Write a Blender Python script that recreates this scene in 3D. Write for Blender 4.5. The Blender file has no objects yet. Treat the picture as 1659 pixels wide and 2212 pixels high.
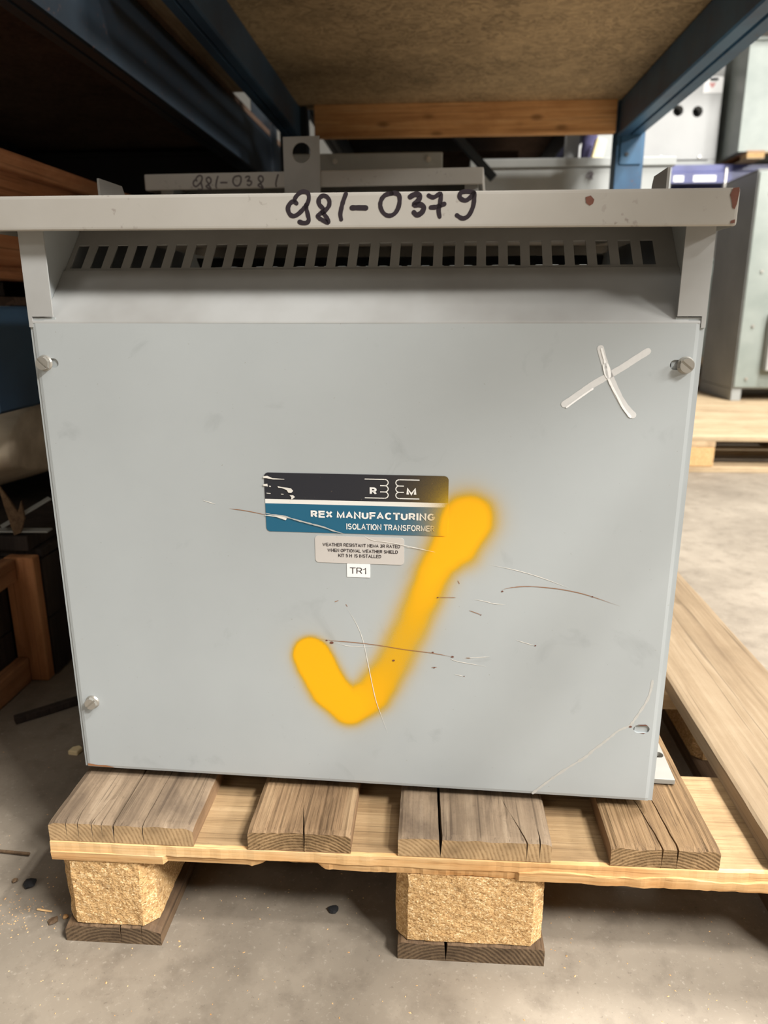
import bpy, bmesh, math, random
from mathutils import Vector, Matrix, noise
C = bpy.context.scene
COL = C.collection
random.seed(7)
R = math.radians

# ------------------------------------------------------------------ camera
cam_d = bpy.data.cameras.new('camera'); cam = bpy.data.objects.new('camera', cam_d); COL.objects.link(cam)
_p, _y, _r = R(15.623), R(-3.813), R(-0.117)
_F = Vector((math.sin(_y)*math.cos(_p), math.cos(_y)*math.cos(_p), -math.sin(_p)))
_R0 = Vector((math.cos(_y), -math.sin(_y), 0)); _U0 = _R0.cross(_F)
_Rv = _R0*math.cos(_r) + _U0*math.sin(_r); _Uv = _U0*math.cos(_r) - _R0*math.sin(_r)
cam.matrix_world = Matrix(((_Rv.x,_Uv.x,-_F.x,.3714),(_Rv.y,_Uv.y,-_F.y,-.5933),(_Rv.z,_Uv.z,-_F.z,.6307),(0,0,0,1)))
cam_d.sensor_fit = 'VERTICAL'; cam_d.sensor_height = 36; cam_d.lens = 26.01
cam_d.clip_start = .02; cam_d.clip_end = 60
cam_d.dof.use_dof = True; cam_d.dof.focus_distance = .70; cam_d.dof.aperture_fstop = 6.6
C.camera = cam
# ------------------------------------------------------------------ world, lights, exposure
W = bpy.data.worlds.new('world'); C.world = W; W.use_nodes = True
W.node_tree.nodes['Background'].inputs[0].default_value = (1, .98, .95, 1)
W.node_tree.nodes['Background'].inputs[1].default_value = .08
def lamp(loc, target, size, power, col=(1,.98,.94)):
    d = bpy.data.lights.new('ceiling_or_fill_lamp', 'AREA'); d.shape = 'RECTANGLE'; d.size = size[0]; d.size_y = size[1]
    d.energy = power; d.color = col
    o = bpy.data.objects.new('ceiling_or_fill_lamp', d); COL.objects.link(o); o.location = loc
    o.rotation_euler = (Vector(target)-Vector(loc)).to_track_quat('-Z', 'Y').to_euler()
    return o
lamp((2.8, -2.1, 3.3), (.3, .1, .4), (.9, .35), 185)
lamp((1.2, -1.75, 4.1), (.5, .0, .2), (1.2, .3), 22)
lamp((3.0, -1.3, 4.5), (.4, .1, .4), (.3, .06), 105)
lamp((2.7, -1.6, 4.6), (.4, .1, .4), (.3, .06), 90)
lamp((4.6, -1.6, 2.6), (.3, .8, .6), (.9, .25), 120)  # added fill light for the rear transformer's front, no known fixture
lamp((2.7, 1.2, 4.6), (1.6, 1.3, 0), (1.2, .4), 290)
lamp((2.9, 2.7, 4.6), (1.7, 3.2, .3), (1.2, .4), 20)
lamp((-1.1, -2.4, 2.2), (-.5, .6, .4), (1.0, .4), 8)  # added low fill light for the bundle at the left, not a ceiling fixture
C.view_settings.view_transform = 'Standard'; C.view_settings.look = 'None'; C.view_settings.gamma = 1
C.view_settings.use_curve_mapping = False
C.view_settings.exposure = 0.25

# ------------------------------------------------------------------ helpers
def srgb(r, g, b):
    f = lambda c: (c/255/12.92) if c/255 <= .04045 else ((c/255+.055)/1.055)**2.4
    return (f(r), f(g), f(b), 1)
def link(name, mesh, parent=None, loc=None, rot=None):
    o = bpy.data.objects.new(name, mesh); COL.objects.link(o)
    if parent is not None: o.parent = parent
    if loc is not None: o.location = loc
    if rot is not None: o.rotation_euler = rot
    return o
def thing(name, label, cat, loc=(0,0,0), rz=0, group=None):
    o = bpy.data.objects.new(name, None); COL.objects.link(o); o.empty_display_size = .05
    o.location = loc; o.rotation_euler = (0, 0, rz)
    return tag(o, label, cat, group)
def tag(o, label, cat, group=None):
    o['label'] = label; o['category'] = cat
    if group: o['group'] = group
    return o
def lab(o, label): o['label'] = label; return o
def struct(o): o['kind'] = 'structure'; return o
def mesh_from(verts, faces, mats, midx=None, smooth=False):
    me = bpy.data.meshes.new('mesh'); me.from_pydata([tuple(v) for v in verts], [], faces)
    for m in (mats if isinstance(mats, (list, tuple)) else [mats]): me.materials.append(m)
    if midx: me.polygons.foreach_set('material_index', midx)
    if smooth: me.polygons.foreach_set('use_smooth', [True]*len(me.polygons))
    me.update(); return me
def bm_mesh(bm, mats, smooth=False):
    bmesh.ops.recalc_face_normals(bm, faces=bm.faces[:])
    me = bpy.data.meshes.new('mesh'); bm.to_mesh(me); bm.free()
    for m in (mats if isinstance(mats, (list, tuple)) else [mats]): me.materials.append(m)
    if smooth: me.polygons.foreach_set('use_smooth', [True]*len(me.polygons))
    return me
def add_box(bm, a, b, bev=0, seg=2, rot=None):
    n = bmesh.new(); bmesh.ops.create_cube(n, size=1)
    s = [b[i]-a[i] for i in range(3)]; c = [(a[i]+b[i])/2 for i in range(3)]
    for v in n.verts: v.co = Vector((v.co.x*s[0], v.co.y*s[1], v.co.z*s[2]))
    if bev: bmesh.ops.bevel(n, geom=n.edges[:], offset=bev, segments=seg, affect='EDGES', profile=.6)
    M = Matrix.Translation(c) @ (rot.to_4x4() if rot else Matrix.Identity(4))
    n.transform(M); t = bpy.data.meshes.new('t'); n.to_mesh(t); n.free(); bm.from_mesh(t); bpy.data.meshes.remove(t)
def box(name, a, b, mat, parent=None, bev=.001, seg=2):
    bm = bmesh.new(); add_box(bm, a, b, bev, seg); return link(name, bm_mesh(bm, mat), parent)
def bar(name, p, q, w, h, mat, parent=None, bev=.001):
    p, q = Vector(p), Vector(q); d = q-p
    bm = bmesh.new(); add_box(bm, (-w/2, -h/2, -d.length/2), (w/2, h/2, d.length/2), bev, 1)
    bm.transform(Matrix.Translation((p+q)/2) @ d.to_track_quat('Z', 'Y').to_matrix().to_4x4())
    return link(name, bm_mesh(bm, mat), parent)
def prism(bm, pts, ax, a, b):
    """closed outline pts (2D) extruded along axis ax from a to b"""
    def mk(p, t):
        return {'x': (t, p[0], p[1]), 'y': (p[0], t, p[1]), 'z': (p[0], p[1], t)}[ax]
    A = [bm.verts.new(mk(p, a)) for p in pts]; B = [bm.verts.new(mk(p, b)) for p in pts]
    n = len(pts)
    bm.faces.new(A); bm.faces.new(B[::-1])
    for i in range(n): bm.faces.new((A[i], B[i], B[(i+1) % n], A[(i+1) % n]))
def evaluated(o):
    dg = bpy.context.evaluated_depsgraph_get(); dg.update()
    return bpy.data.meshes.new_from_object(o.evaluated_get(dg))
def cut(o, cutters):
    for c in cutters:
        m = o.modifiers.new('b', 'BOOLEAN'); m.operation = 'DIFFERENCE'; m.object = c; m.solver = 'FAST'
    par, lo = o.parent, o.location.copy(); o.parent = None; o.location = (0, 0, 0); bpy.context.view_layer.update()
    me = evaluated(o); o.parent = par; o.location = lo; o.modifiers.clear(); old = o.data; o.data = me
    for c in cutters: bpy.data.objects.remove(c)
    return o
def cyl(name, p, ax, r, L, mat, parent=None, n=24):
    bm = bmesh.new(); bmesh.ops.create_cone(bm, cap_ends=True, segments=n, radius1=r, radius2=r, depth=L)
    q = Vector(ax).to_track_quat('Z', 'Y').to_matrix().to_4x4(); bm.transform(Matrix.Translation(p) @ q)
    return link(name, bm_mesh(bm, mat), parent)
def smooth_line(pts, k=6):
    out = []
    P = [Vector(p) for p in pts]
    for i in range(len(P)-1):
        p0 = P[max(i-1, 0)]; p1 = P[i]; p2 = P[i+1]; p3 = P[min(i+2, len(P)-1)]
        for j in range(k):
            t = j/k
            out.append(.5*((2*p1)+(p2-p0)*t+(2*p0-5*p1+4*p2-p3)*t*t+(3*p1-p0-3*p2+p3)*t**3))
    out.append(P[-1]); return out
def ribbons(strokes, width, v, mat, name, parent, thick=.0002, jit=.1, taper=0, k=6, cap=True):
    """flat painted strokes in the local u-z plane at depth v (facing -v), built with a real, thin film thickness"""
    V, Fc = [], []
    for si, s in enumerate(strokes):
        w0 = width[si] if isinstance(width, (list, tuple)) else width
        L = smooth_line([Vector((p[0], p[1])) for p in s], k); n = len(L)
        rows = []
        for i, p in enumerate(L):
            d = (L[min(i+1, n-1)]-L[max(i-1, 0)]); d.normalize() if d.length else None
            nrm = Vector((-d.y, d.x)); t = i/(n-1)
            w = w0/2*(1+jit*noise.noise(Vector((p.x*400+si*9, p.y*400, si))))
            if taper: w *= max(.12, min(1, t/taper, (1-t)/taper))
            rows.append((p, d, nrm, w))
        def ring(p, nrm, w, dd=Vector((0, 0))):
            a = p+nrm*w+dd; b = p-nrm*w+dd
            i0 = len(V); V.extend([(a.x, v-thick, a.y), (b.x, v-thick, b.y)]); return i0
        ids = []
        if cap and not taper:
            p, d, nrm, w = rows[0]
            ids += [ring(p, nrm, w*.35, -d*w*.9), ring(p, nrm, w*.8, -d*w*.55)]
        for p, d, nrm, w in rows: ids.append(ring(p, nrm, w))
        if cap and not taper:
            p, d, nrm, w = rows[-1]
            ids += [ring(p, nrm, w*.8, d*w*.55), ring(p, nrm, w*.35, d*w*.9)]
        for a, b in zip(ids, ids[1:]): Fc.append((a, a+1, b+1, b))
    return link(name, mesh_from(V, Fc, mat), parent)
def patches(polys, v, mat, name, parent, thick=.0003):
    V, Fc = [], []
    for pl in polys:
        i = len(V); V += [(p[0], v-thick, p[1]) for p in pl]; Fc.append(tuple(range(i, i+len(pl))))
    return link(name, mesh_from(V, Fc, mat), parent)
def arc(cx, cy, rx, ry, a0, a1, n=10): return [(cx+rx*math.cos(R(a0+(a1-a0)*k/n)), cy+ry*math.sin(R(a0+(a1-a0)*k/n))) for k in range(n+1)]
_bowl = lambda x0, x1, y0, y1: [(x0, y1), (x1-.22, y1)]+arc(x1-.22, (y0+y1)/2, .22, (y1-y0)/2, 90, -90)[1:]+[(x0, y0)]
GLYPH = {   # stroke letters drawn on a unit cap height: (advance width, strokes)
 'A': (.66, [[(0, 0), (.33, 1), (.66, 0)], [(.12, .34), (.54, .34)]]),
 'C': (.64, [arc(.33, .5, .33, .5, 42, 318, 20)]),
 'D': (.62, [[(0, 0), (0, 1), (.28, 1)]+arc(.28, .5, .34, .5, 90, -90, 14)[1:]+[(0, 0)]]),
 'E': (.52, [[(.52, 1), (0, 1), (0, 0), (.52, 0)], [(0, .52), (.47, .52)]]),
 'F': (.50, [[(.50, 1), (0, 1), (0, 0)], [(0, .50), (.44, .50)]]),
 'G': (.68, [arc(.34, .5, .34, .5, 45, 350, 22)+[(.675, .46), (.40, .46)]]),
 'H': (.60, [[(0, 0), (0, 1)], [(.6, 0), (.6, 1)], [(0, .52), (.6, .52)]]),
 'I': (.0, [[(0, 0), (0, 1)]]),
 'K': (.60, [[(0, 0), (0, 1)], [(.58, 1), (.02, .36)], [(.2, .56), (.6, 0)]]),
 'L': (.48, [[(0, 1), (0, 0), (.48, 0)]]),
 'M': (.72, [[(0, 0), (0, 1), (.36, .08), (.72, 1), (.72, 0)]]),
 'N': (.60, [[(0, 0), (0, 1), (.6, 0), (.6, 1)]]),
 'O': (.68, [arc(.34, .5, .34, .5, 90, 450, 24)]),
 'P': (.54, [[(0, 0)]+_bowl(0, .54, .46, 1)]),
 'R': (.58, [[(0, 0)]+_bowl(0, .55, .47, 1), [(.30, .47), (.58, 0)]]),
 'S': (.56, [arc(.28, .745, .265, .255, 28, 250, 12)+arc(.28, .265, .28, .265, 75, -152, 12)]),
 'T': (.58, [[(0, 1), (.58, 1)], [(.29, 1), (.29, 0)]]),
 'U': (.58, [[(0, 1), (0, .3)]+arc(.29, .3, .29, .3, 180, 360, 12)+[(.58, 1)]]),
 'W': (.92, [[(0, 1), (.24, 0), (.46, .92), (.68, 0), (.92, 1)]]),
 'X': (.60, [[(0, 1), (.6, 0)], [(.6, 1), (0, 0)]]),
 '1': (.26, [[(0, .76), (.1, .8), (.24, .98), (.24, 0)]]),
 '3': (.52, [arc(.25, .75, .25, .25, 155, -82, 12)+arc(.25, .27, .27, .27, 82, -158, 12)]),
 '5': (.52, [[(.48, 1), (.09, 1), (.04, .52)]+arc(.25, .33, .27, .33, 140, -150, 16)]),
}
def stroke_text(s, wt):
    """letters as stroked outlines with square ends and mitred corners; cap height 1 incl. stroke width"""
    V, Fc = [], []; x = wt/2; sc = 1-wt; SP = .10+wt*1.0
    for ch in s:
        if ch == ' ': x += .34; continue
        w, strokes = GLYPH[ch]
        for st in strokes:
            P = [Vector((x+p[0]*(1-wt*.35), wt/2+p[1]*sc)) for p in st]; n = len(P)
            closed = n > 3 and (P[0]-P[-1]).length < 1e-4
            ids = []
            for i, p in enumerate(P):
                a = P[i-1] if i else (P[-2] if closed else None); b = P[i+1] if i < n-1 else (P[1] if closed else None)
                d1 = (p-a).normalized() if a is not None else None; d2 = (b-p).normalized() if b is not None else None
                if d1 is None: d1 = d2
                if d2 is None: d2 = d1
                n1 = Vector((-d1.y, d1.x)); n2 = Vector((-d2.y, d2.x)); m = n1+n2
                if m.length < .3: m = n1.copy(); k = 1
                else: m.normalize(); k = min(1.7, 1/max(.3, m.dot(n1)))
                ext = Vector((0, 0))
                if not closed and n > 2 and len(st) > 4:
                    pass
                elif not closed and i == 0: ext = -d1*wt/2 if ch in 'ILTEFHKNM1' else Vector((0, 0))
                elif not closed and i == n-1: ext = d1*wt/2 if ch in 'ILTEFHKNM1' else Vector((0, 0))
                i0 = len(V); V += [p+m*k*wt/2+ext, p-m*k*wt/2+ext]; ids.append(i0)
            for a, b in zip(ids, ids[1:]): Fc.append((a, a+1, b+1, b))
        x += w*(1-wt*.35)+SP
    return V, Fc
def lettering(items, v, mat, name, parent, thick=.0004):
    """items: (string, u0, u1, baseline z, cap height, stroke weight)"""
    V, Fc = [], []
    for s, u0, u1, zb, ch, wt in items:
        vs, fs = stroke_text(s, wt); x0 = min(p.x for p in vs); x1 = max(p.x for p in vs)
        i = len(V)
        for p in vs: V.append((u0+(p.x-x0)/(x1-x0)*(u1-u0), v-thick, zb+p.y*ch))
        Fc += [tuple(i+k for k in f) for f in fs]
    return link(name, mesh_from(V, Fc, mat), parent)
def dup(o, parent=None):
    c = o.copy(); COL.objects.link(c); c.parent = parent
    for ch in list(o.children): dup(ch, c)
    return c

# ------------------------------------------------------------------ materials
class NT:
    def __init__(s, name):
        s.m = bpy.data.materials.new(name); s.m.use_nodes = True; s.t = s.m.node_tree; s.n = s.t.nodes
        s.b = s.n['Principled BSDF']
    def add(s, typ, **kw):
        n = s.n.new(typ)
        for k, v in kw.items(): setattr(n, k, v)
        return n
    def ln(s, a, b): s.t.links.new(a, b)
    def coords(s, scale=(1,1,1), kind='Object', rand=0):
        tc = s.add('ShaderNodeTexCoord'); mp = s.add('ShaderNodeMapping'); mp.inputs['Scale'].default_value = scale
        src = tc.outputs[kind]
        if rand:
            oi = s.add('ShaderNodeObjectInfo'); mu = s.add('ShaderNodeVectorMath', operation='SCALE')
            co = s.add('ShaderNodeCombineXYZ'); mu.inputs['Scale'].default_value = rand
            for i in range(3): s.ln(oi.outputs['Random'], co.inputs[i])
            s.ln(co.outputs[0], mu.inputs[0]); ad = s.add('ShaderNodeVectorMath', operation='ADD')
            s.ln(src, ad.inputs[0]); s.ln(mu.outputs[0], ad.inputs[1]); src = ad.outputs[0]
        s.ln(src, mp.inputs['Vector']); return mp.outputs[0]
    def noise(s, vec, scale, detail=4, rough=.55, dist=0):
        n = s.add('ShaderNodeTexNoise'); n.inputs['Scale'].default_value = scale; n.inputs['Detail'].default_value = detail
        n.inputs['Roughness'].default_value = rough; n.inputs['Distortion'].default_value = dist
        s.ln(vec, n.inputs['Vector']); return n.outputs['Fac']
    def ramp(s, fac, stops):
        r = s.add('ShaderNodeValToRGB'); e = r.color_ramp.elements
        while len(e) < len(stops): e.new(.5)
        for el, (p, c) in zip(e, stops): el.position = p; el.color = c
        s.ln(fac, r.inputs[0]); return r.outputs[0]
    def mix(s, fac, a, b, mode='MIX'):
        m = s.add('ShaderNodeMix', data_type='RGBA', blend_type=mode)
        for sock, val in ((m.inputs[0], fac), (m.inputs[6], a), (m.inputs[7], b)):
            if isinstance(val, (int, float)): sock.default_value = val
            elif isinstance(val, tuple): sock.default_value = val
            else: s.ln(val, sock)
        return m.outputs[2]
    def math(s, op, a, b=0, clamp=False):
        m = s.add('ShaderNodeMath', operation=op); m.use_clamp = clamp
        for i, val in enumerate((a, b)):
            if isinstance(val, (int, float)): m.inputs[i].default_value = val
            else: s.ln(val, m.inputs[i])
        return m.outputs[0]
    def bump(s, h, strength=.3, dist=.001):
        b = s.add('ShaderNodeBump'); b.inputs['Strength'].default_value = strength; b.inputs['Distance'].default_value = dist
        s.ln(h, b.inputs['Height']); s.ln(b.outputs[0], s.b.inputs['Normal'])
    def out(s, col, rough=.5, metal=0, spec=.5):
        if isinstance(col, tuple): s.b.inputs['Base Color'].default_value = col
        else: s.ln(col, s.b.inputs['Base Color'])
        if isinstance(rough, (int, float)): s.b.inputs['Roughness'].default_value = rough
        else: s.ln(rough, s.b.inputs['Roughness'])
        s.b.inputs['Metallic'].default_value = metal; s.b.inputs['Specular IOR Level'].default_value = spec
        return s.m
BW = ((0, (0,0,0,1)), (1, (1,1,1,1)))
def paint(name, c, c2=None, rough=.42, speck=None, scale=9, bump=.03, spec=.5):
    t = NT(name); v = t.coords(rand=3)
    n = t.noise(v, scale, 4); col = t.mix(t.ramp(n, ((.35, (0,0,0,1)), (.7, (1,1,1,1)))), c, c2 or tuple(x*.86 for x in c[:3])+(1,))
    if speck:
        n2 = t.noise(v, 120, 3); n3 = t.noise(v, 14, 2)
        f = t.math('MULTIPLY', t.ramp(n2, ((.62, (0,0,0,1)), (.68, (1,1,1,1)))), t.ramp(n3, ((.5, (0,0,0,1)), (.7, (1,1,1,1)))))
        col = t.mix(f, col, speck)
    t.bump(t.noise(v, 350, 2), bump, .0006)
    return t.out(col, rough, 0, spec)
def wood(name, cols, axis='y', fine=190, rough=.75, bump=.25, stain=.5, dark=(.05,.035,.025,1), knots=True):
    """grain runs along axis; cols = dark, mid, light"""
    t = NT(name); sc = {'x': (.03,1,1), 'y': (1,.03,1), 'z': (1,1,.03)}[axis]
    v = t.coords(sc, rand=11)
    lo = t.noise(v, 26, 3, .5, .8); hi = t.noise(v, fine, 5, .7, .6)
    vb = t.coords({'x': (.3,1,1), 'y': (1,.3,1), 'z': (1,1,.3)}[axis], rand=5); bl = t.noise(vb, 24, 5, .65, .6)
    g = t.math('ADD', t.math('MULTIPLY', lo, .34), t.math('ADD', t.math('MULTIPLY', hi, .36), t.math('MULTIPLY', bl, .30)))
    col = t.ramp(g, ((.36, cols[0]), (.5, cols[1]), (.64, cols[2])))
    vl = t.coords((1,1,1), rand=6); fl = t.noise(vl, 260, 3, .7)
    col = t.mix(t.math('MULTIPLY', t.ramp(fl, ((.56, (0,0,0,1)), (.7, (1,1,1,1)))), .25*stain+.08), col, dark)
    sl = t.noise(t.coords({'x': (.012,1,1), 'y': (1,.012,1), 'z': (1,1,.012)}[axis], rand=3), fine*2.4, 2, .6)
    col = t.mix(t.math('MULTIPLY', t.ramp(sl, ((.6, (0,0,0,1)), (.67, (1,1,1,1)))), .55), col, tuple(x*.55 for x in cols[0][:3])+(1,))
    vs = t.coords({'x': (.4,1,1), 'y': (1,.4,1), 'z': (1,1,.4)}[axis], rand=9); st = t.noise(vs, 15, 5, .65, .8)
    col = t.mix(t.math('MULTIPLY', t.ramp(st, ((.5, (0,0,0,1)), (.7, (1,1,1,1)))), stain), col, dark)
    if knots:
        vk = t.coords({'x': (.45,1,1), 'y': (1,.45,1), 'z': (1,1,.45)}[axis], rand=7)
        vo = t.add('ShaderNodeTexVoronoi'); vo.inputs['Scale'].default_value = 11; t.ln(vk, vo.inputs['Vector'])
        kf = t.ramp(vo.outputs['Distance'], ((.05, (1,1,1,1)), (.13, (0,0,0,1))))
        col = t.mix(t.math('MULTIPLY', kf, .65), col, tuple(x*.35 for x in cols[0][:3])+(1,))
    t.bump(t.math('SUBTRACT', hi, t.math('MULTIPLY', sl, .5)), bump, .0015); return t.out(col, rough, 0, .25)
def endgrain(name, cols, cx, cz, scale=260, axis='y', bump=.4):
    t = NT(name); sc = {'x': (0,1,1), 'y': (1,0,1)}[axis]
    tc = t.add('ShaderNodeTexCoord'); ad = t.add('ShaderNodeVectorMath', operation='ADD'); ad.inputs[1].default_value = (cx, cx if axis == 'x' else 0, cz)
    t.ln(tc.outputs['Object'], ad.inputs[0]); mp = t.add('ShaderNodeMapping'); mp.inputs['Scale'].default_value = sc; t.ln(ad.outputs[0], mp.inputs[0])
    w = t.add('ShaderNodeTexWave', wave_type='RINGS', rings_direction='SPHERICAL'); w.inputs['Scale'].default_value = scale/6.28; w.inputs['Distortion'].default_value = 3.5
    w.inputs['Detail'].default_value = 2; w.inputs['Detail Scale'].default_value = .6; t.ln(mp.outputs[0], w.inputs[0])
    v = t.coords(); n = t.noise(v, 240, 3, .7)
    f = t.math('ADD', t.math('MULTIPLY', w.outputs['Fac'], .26), t.math('MULTIPLY', n, .74))
    st = t.noise(v, 30, 5, .65)
    col = t.mix(t.math('MULTIPLY', t.ramp(st, ((.45, (0,0,0,1)), (.7, (1,1,1,1)))), .5), t.ramp(f, ((.3, cols[0]), (.5, cols[1]), (.75, cols[2]))), tuple(c*.45 for c in cols[0][:3])+(1,))
    t.bump(f, bump, .0015); return t.out(col, .85, 0, .2)
def plain(name, c, rough=.5, metal=0, spec=.5, var=.12, scale=30):
    t = NT(name); v = t.coords(rand=3); n = t.noise(v, scale, 3)
    return t.out(t.mix(n, tuple(x*(1-var) for x in c[:3])+(1,), tuple(min(1, x*(1+var)) for x in c[:3])+(1,)), rough, metal, spec)

# traced marks (metres, local u and z)
NUMBER = [[[0.2507,0.7105],[0.2483,0.712],[0.2454,0.7106],[0.2434,0.707],[0.2445,0.7028],[0.2476,0.7009],[0.2515,0.7023],[0.2557,0.7058],[0.2592,0.7097],[0.2609,0.714],[0.2603,0.7179],[0.257,0.7194],[0.2533,0.7183],[0.25,0.7151],[0.2489,0.7127]],[[0.2585,0.7092],[0.2588,0.7058],[0.2598,0.7014],[0.2603,0.6977],[0.2585,0.6957],[0.2552,0.6956],[0.2526,0.6964]],[[0.2722,0.7066],[0.2694,0.7095],[0.2692,0.7134],[0.2724,0.716],[0.2759,0.7149],[0.2777,0.7118],[0.2771,0.708],[0.2741,0.7049],[0.2703,0.7027],[0.2678,0.7005],[0.2707,0.6981],[0.2762,0.6957],[0.2755,0.6988],[0.2719,0.7037]],[[0.2913,0.7171],[0.2889,0.7112],[0.2872,0.7054],[0.2865,0.7015],[0.2871,0.6978]],[[0.296,0.7065],[0.3009,0.7065],[0.3075,0.7063]],[[0.3285,0.7168],[0.3234,0.7158],[0.32,0.7122],[0.3192,0.7074],[0.3215,0.7025],[0.3256,0.7002],[0.3301,0.7013],[0.3333,0.7053],[0.3347,0.7105],[0.3342,0.7153],[0.3311,0.717],[0.328,0.7168]],[[0.3432,0.714],[0.3469,0.7158],[0.3508,0.715],[0.35,0.7117],[0.3465,0.7081],[0.3515,0.7081],[0.3542,0.7059],[0.3526,0.7023],[0.3488,0.7004],[0.3462,0.7024]],[[0.3579,0.7148],[0.3619,0.7134],[0.3673,0.7157],[0.3672,0.7096],[0.3661,0.7038],[0.367,0.6988]],[[0.3597,0.7059],[0.3646,0.7063],[0.3705,0.7084]],[[0.3934,0.7166],[0.3878,0.7174],[0.3832,0.7162],[0.3829,0.7127],[0.3872,0.7107],[0.3915,0.7132],[0.3939,0.7163],[0.3941,0.7111],[0.393,0.7049],[0.3898,0.6992],[0.3853,0.6974],[0.3807,0.6998]]]
SPRAY = [[0.3974,0.4416,0.0225],[0.3866,0.4177,0.021],[0.3711,0.399,0.0155],[0.3573,0.3637,0.0155],[0.3443,0.3297,0.0162],[0.3278,0.292,0.0168],[0.308,0.2581,0.018],[0.2845,0.2423,0.0185],[0.2647,0.2608,0.0185],[0.2527,0.2857,0.0185],[0.248,0.2981,0.0175]]
CROSS = [[[0.504,0.5951],[0.5071,0.5861],[0.5111,0.5765],[0.5155,0.5679],[0.5218,0.5559],[0.5285,0.5461],[0.5355,0.539]],[[0.543,0.5929],[0.5331,0.5862],[0.5231,0.5792],[0.5109,0.5716],[0.4986,0.5639],[0.4884,0.5562],[0.4769,0.5478]]]
CROSSHI = [[[0.5049,0.5946],[0.5084,0.584],[0.511,0.5732],[0.5158,0.5635],[0.5217,0.5538],[0.527,0.545],[0.5335,0.5374]],[[0.4999,0.5612],[0.4917,0.5551],[0.4788,0.545]],[[0.5093,0.5808],[0.5121,0.5722]]]
SCRATCH = [[[0.4042,0.3636],[0.4149,0.362],[0.4243,0.3598],[0.4341,0.3596]],[[0.4458,0.3236],[0.4553,0.3208],[0.4639,0.3186]],[[0.3965,0.3018],[0.4101,0.3037],[0.4217,0.3049]],[[0.2743,0.312],[0.2827,0.31],[0.294,0.3096],[0.3108,0.3101]],[[0.2834,0.3502],[0.2901,0.3386],[0.2956,0.3269],[0.2996,0.3135],[0.3036,0.2923],[0.3105,0.2553],[0.3161,0.2365],[0.3232,0.216]],[[0.3842,0.3012],[0.3911,0.2985],[0.4186,0.2945]],[[0.4189,0.3985],[0.4439,0.3937],[0.4676,0.387],[0.4927,0.3778]],[[0.338,0.4134],[0.3566,0.4118]],[[0.3887,0.2844],[0.397,0.283]],[[0.1479,0.4537],[0.1601,0.4502]]]
RUSTLINE = [[[0.1731,0.4463],[0.1901,0.4443],[0.2085,0.4409]],[[0.4308,0.3743],[0.4394,0.3767],[0.455,0.3784],[0.4785,0.3773],[0.4968,0.3746],[0.5126,0.3707],[0.539,0.3621]],[[0.258,0.3158],[0.2716,0.3146],[0.294,0.3136],[0.3163,0.3116],[0.3386,0.3087],[0.3607,0.3067],[0.3676,0.3059],[0.3773,0.3045],[0.3877,0.3026]],[[0.4005,0.3521],[0.4119,0.3482]],[[0.3659,0.2906],[0.3714,0.2912]],[[0.3707,0.364],[0.3881,0.3646]],[[0.3987,0.3025],[0.4033,0.3025]],[[0.3891,0.3819],[0.391,0.3785]],[[0.2718,0.3556],[0.2757,0.3573]],[[0.2826,0.3537],[0.2842,0.3511]]]
RUSTDOT = [[0.4309,0.3726,0.00125],[0.5134,0.3704,0.001],[0.2681,0.3126,0.00226],[0.2631,0.3148,0.00125],[0.367,0.307,0.00125],[0.3861,0.3031,0.00151],[0.3687,0.2907,0.00125],[0.4642,0.3186,0.001],[0.3289,0.2964,0.00151],[0.3707,0.364,0.001],[0.3978,0.283,0.00075],[0.4119,0.3479,0.00075]]
SCAR = [[0.5753,0.2873],[0.5747,0.2778],[0.5727,0.2675],[0.5683,0.2571],[0.5607,0.2417],[0.5585,0.2381],[0.5485,0.2322],[0.542,0.2254],[0.5326,0.2154],[0.526,0.209],[0.5184,0.2002],[0.5038,0.1883],[0.489,0.1751],[0.4771,0.1632],[0.4702,0.1559]]
LABELCUT = [[0.2062,0.4432],[0.215,0.4416],[0.2247,0.4405],[0.237,0.4372],[0.2501,0.4339],[0.2632,0.4307],[0.2728,0.4273],[0.2828,0.4249]]
LABELCUT2 = [[0.3012,0.4237],[0.309,0.4194],[0.3242,0.4176],[0.3416,0.4145],[0.3675,0.4094]]
CHIPS = [[[0.2074,0.4783],[0.2114,0.4789],[0.2159,0.4768],[0.2272,0.4762],[0.2274,0.4757],[0.2169,0.4755],[0.2102,0.4766],[0.2074,0.4767]],[[0.2072,0.4709],[0.2111,0.4713],[0.2115,0.4687],[0.2071,0.4692]],[[0.2127,0.4695],[0.2144,0.4693],[0.2141,0.4682],[0.2128,0.4684]],[[0.2206,0.4693],[0.2246,0.4684],[0.2293,0.468],[0.2334,0.4673],[0.2352,0.465],[0.2335,0.4631],[0.2306,0.4632],[0.2292,0.4657],[0.2246,0.4675],[0.2212,0.4678]],[[0.2098,0.4626],[0.2139,0.4624],[0.2136,0.4618],[0.21,0.462]],[[0.2235,0.462],[0.226,0.4619],[0.226,0.4612],[0.2237,0.4613]],[[0.2317,0.4608],[0.2351,0.4609],[0.2367,0.4592],[0.2344,0.4572],[0.233,0.4569],[0.2333,0.4589]]]
TORN = [[0.2074,0.4413],[0.2166,0.4406],[0.2269,0.4409],[0.2282,0.4378],[0.227,0.4365],[0.2234,0.4377],[0.2177,0.4395],[0.2074,0.4406]]
SCREWS = [[0.0075,0.5802],[0.5748,0.5815],[0.014,0.2331]]
HOLES = [[0.012,0.5802],[0.5707,0.5818],[0.0171,0.2333],[0.5698,0.2351]]
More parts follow.
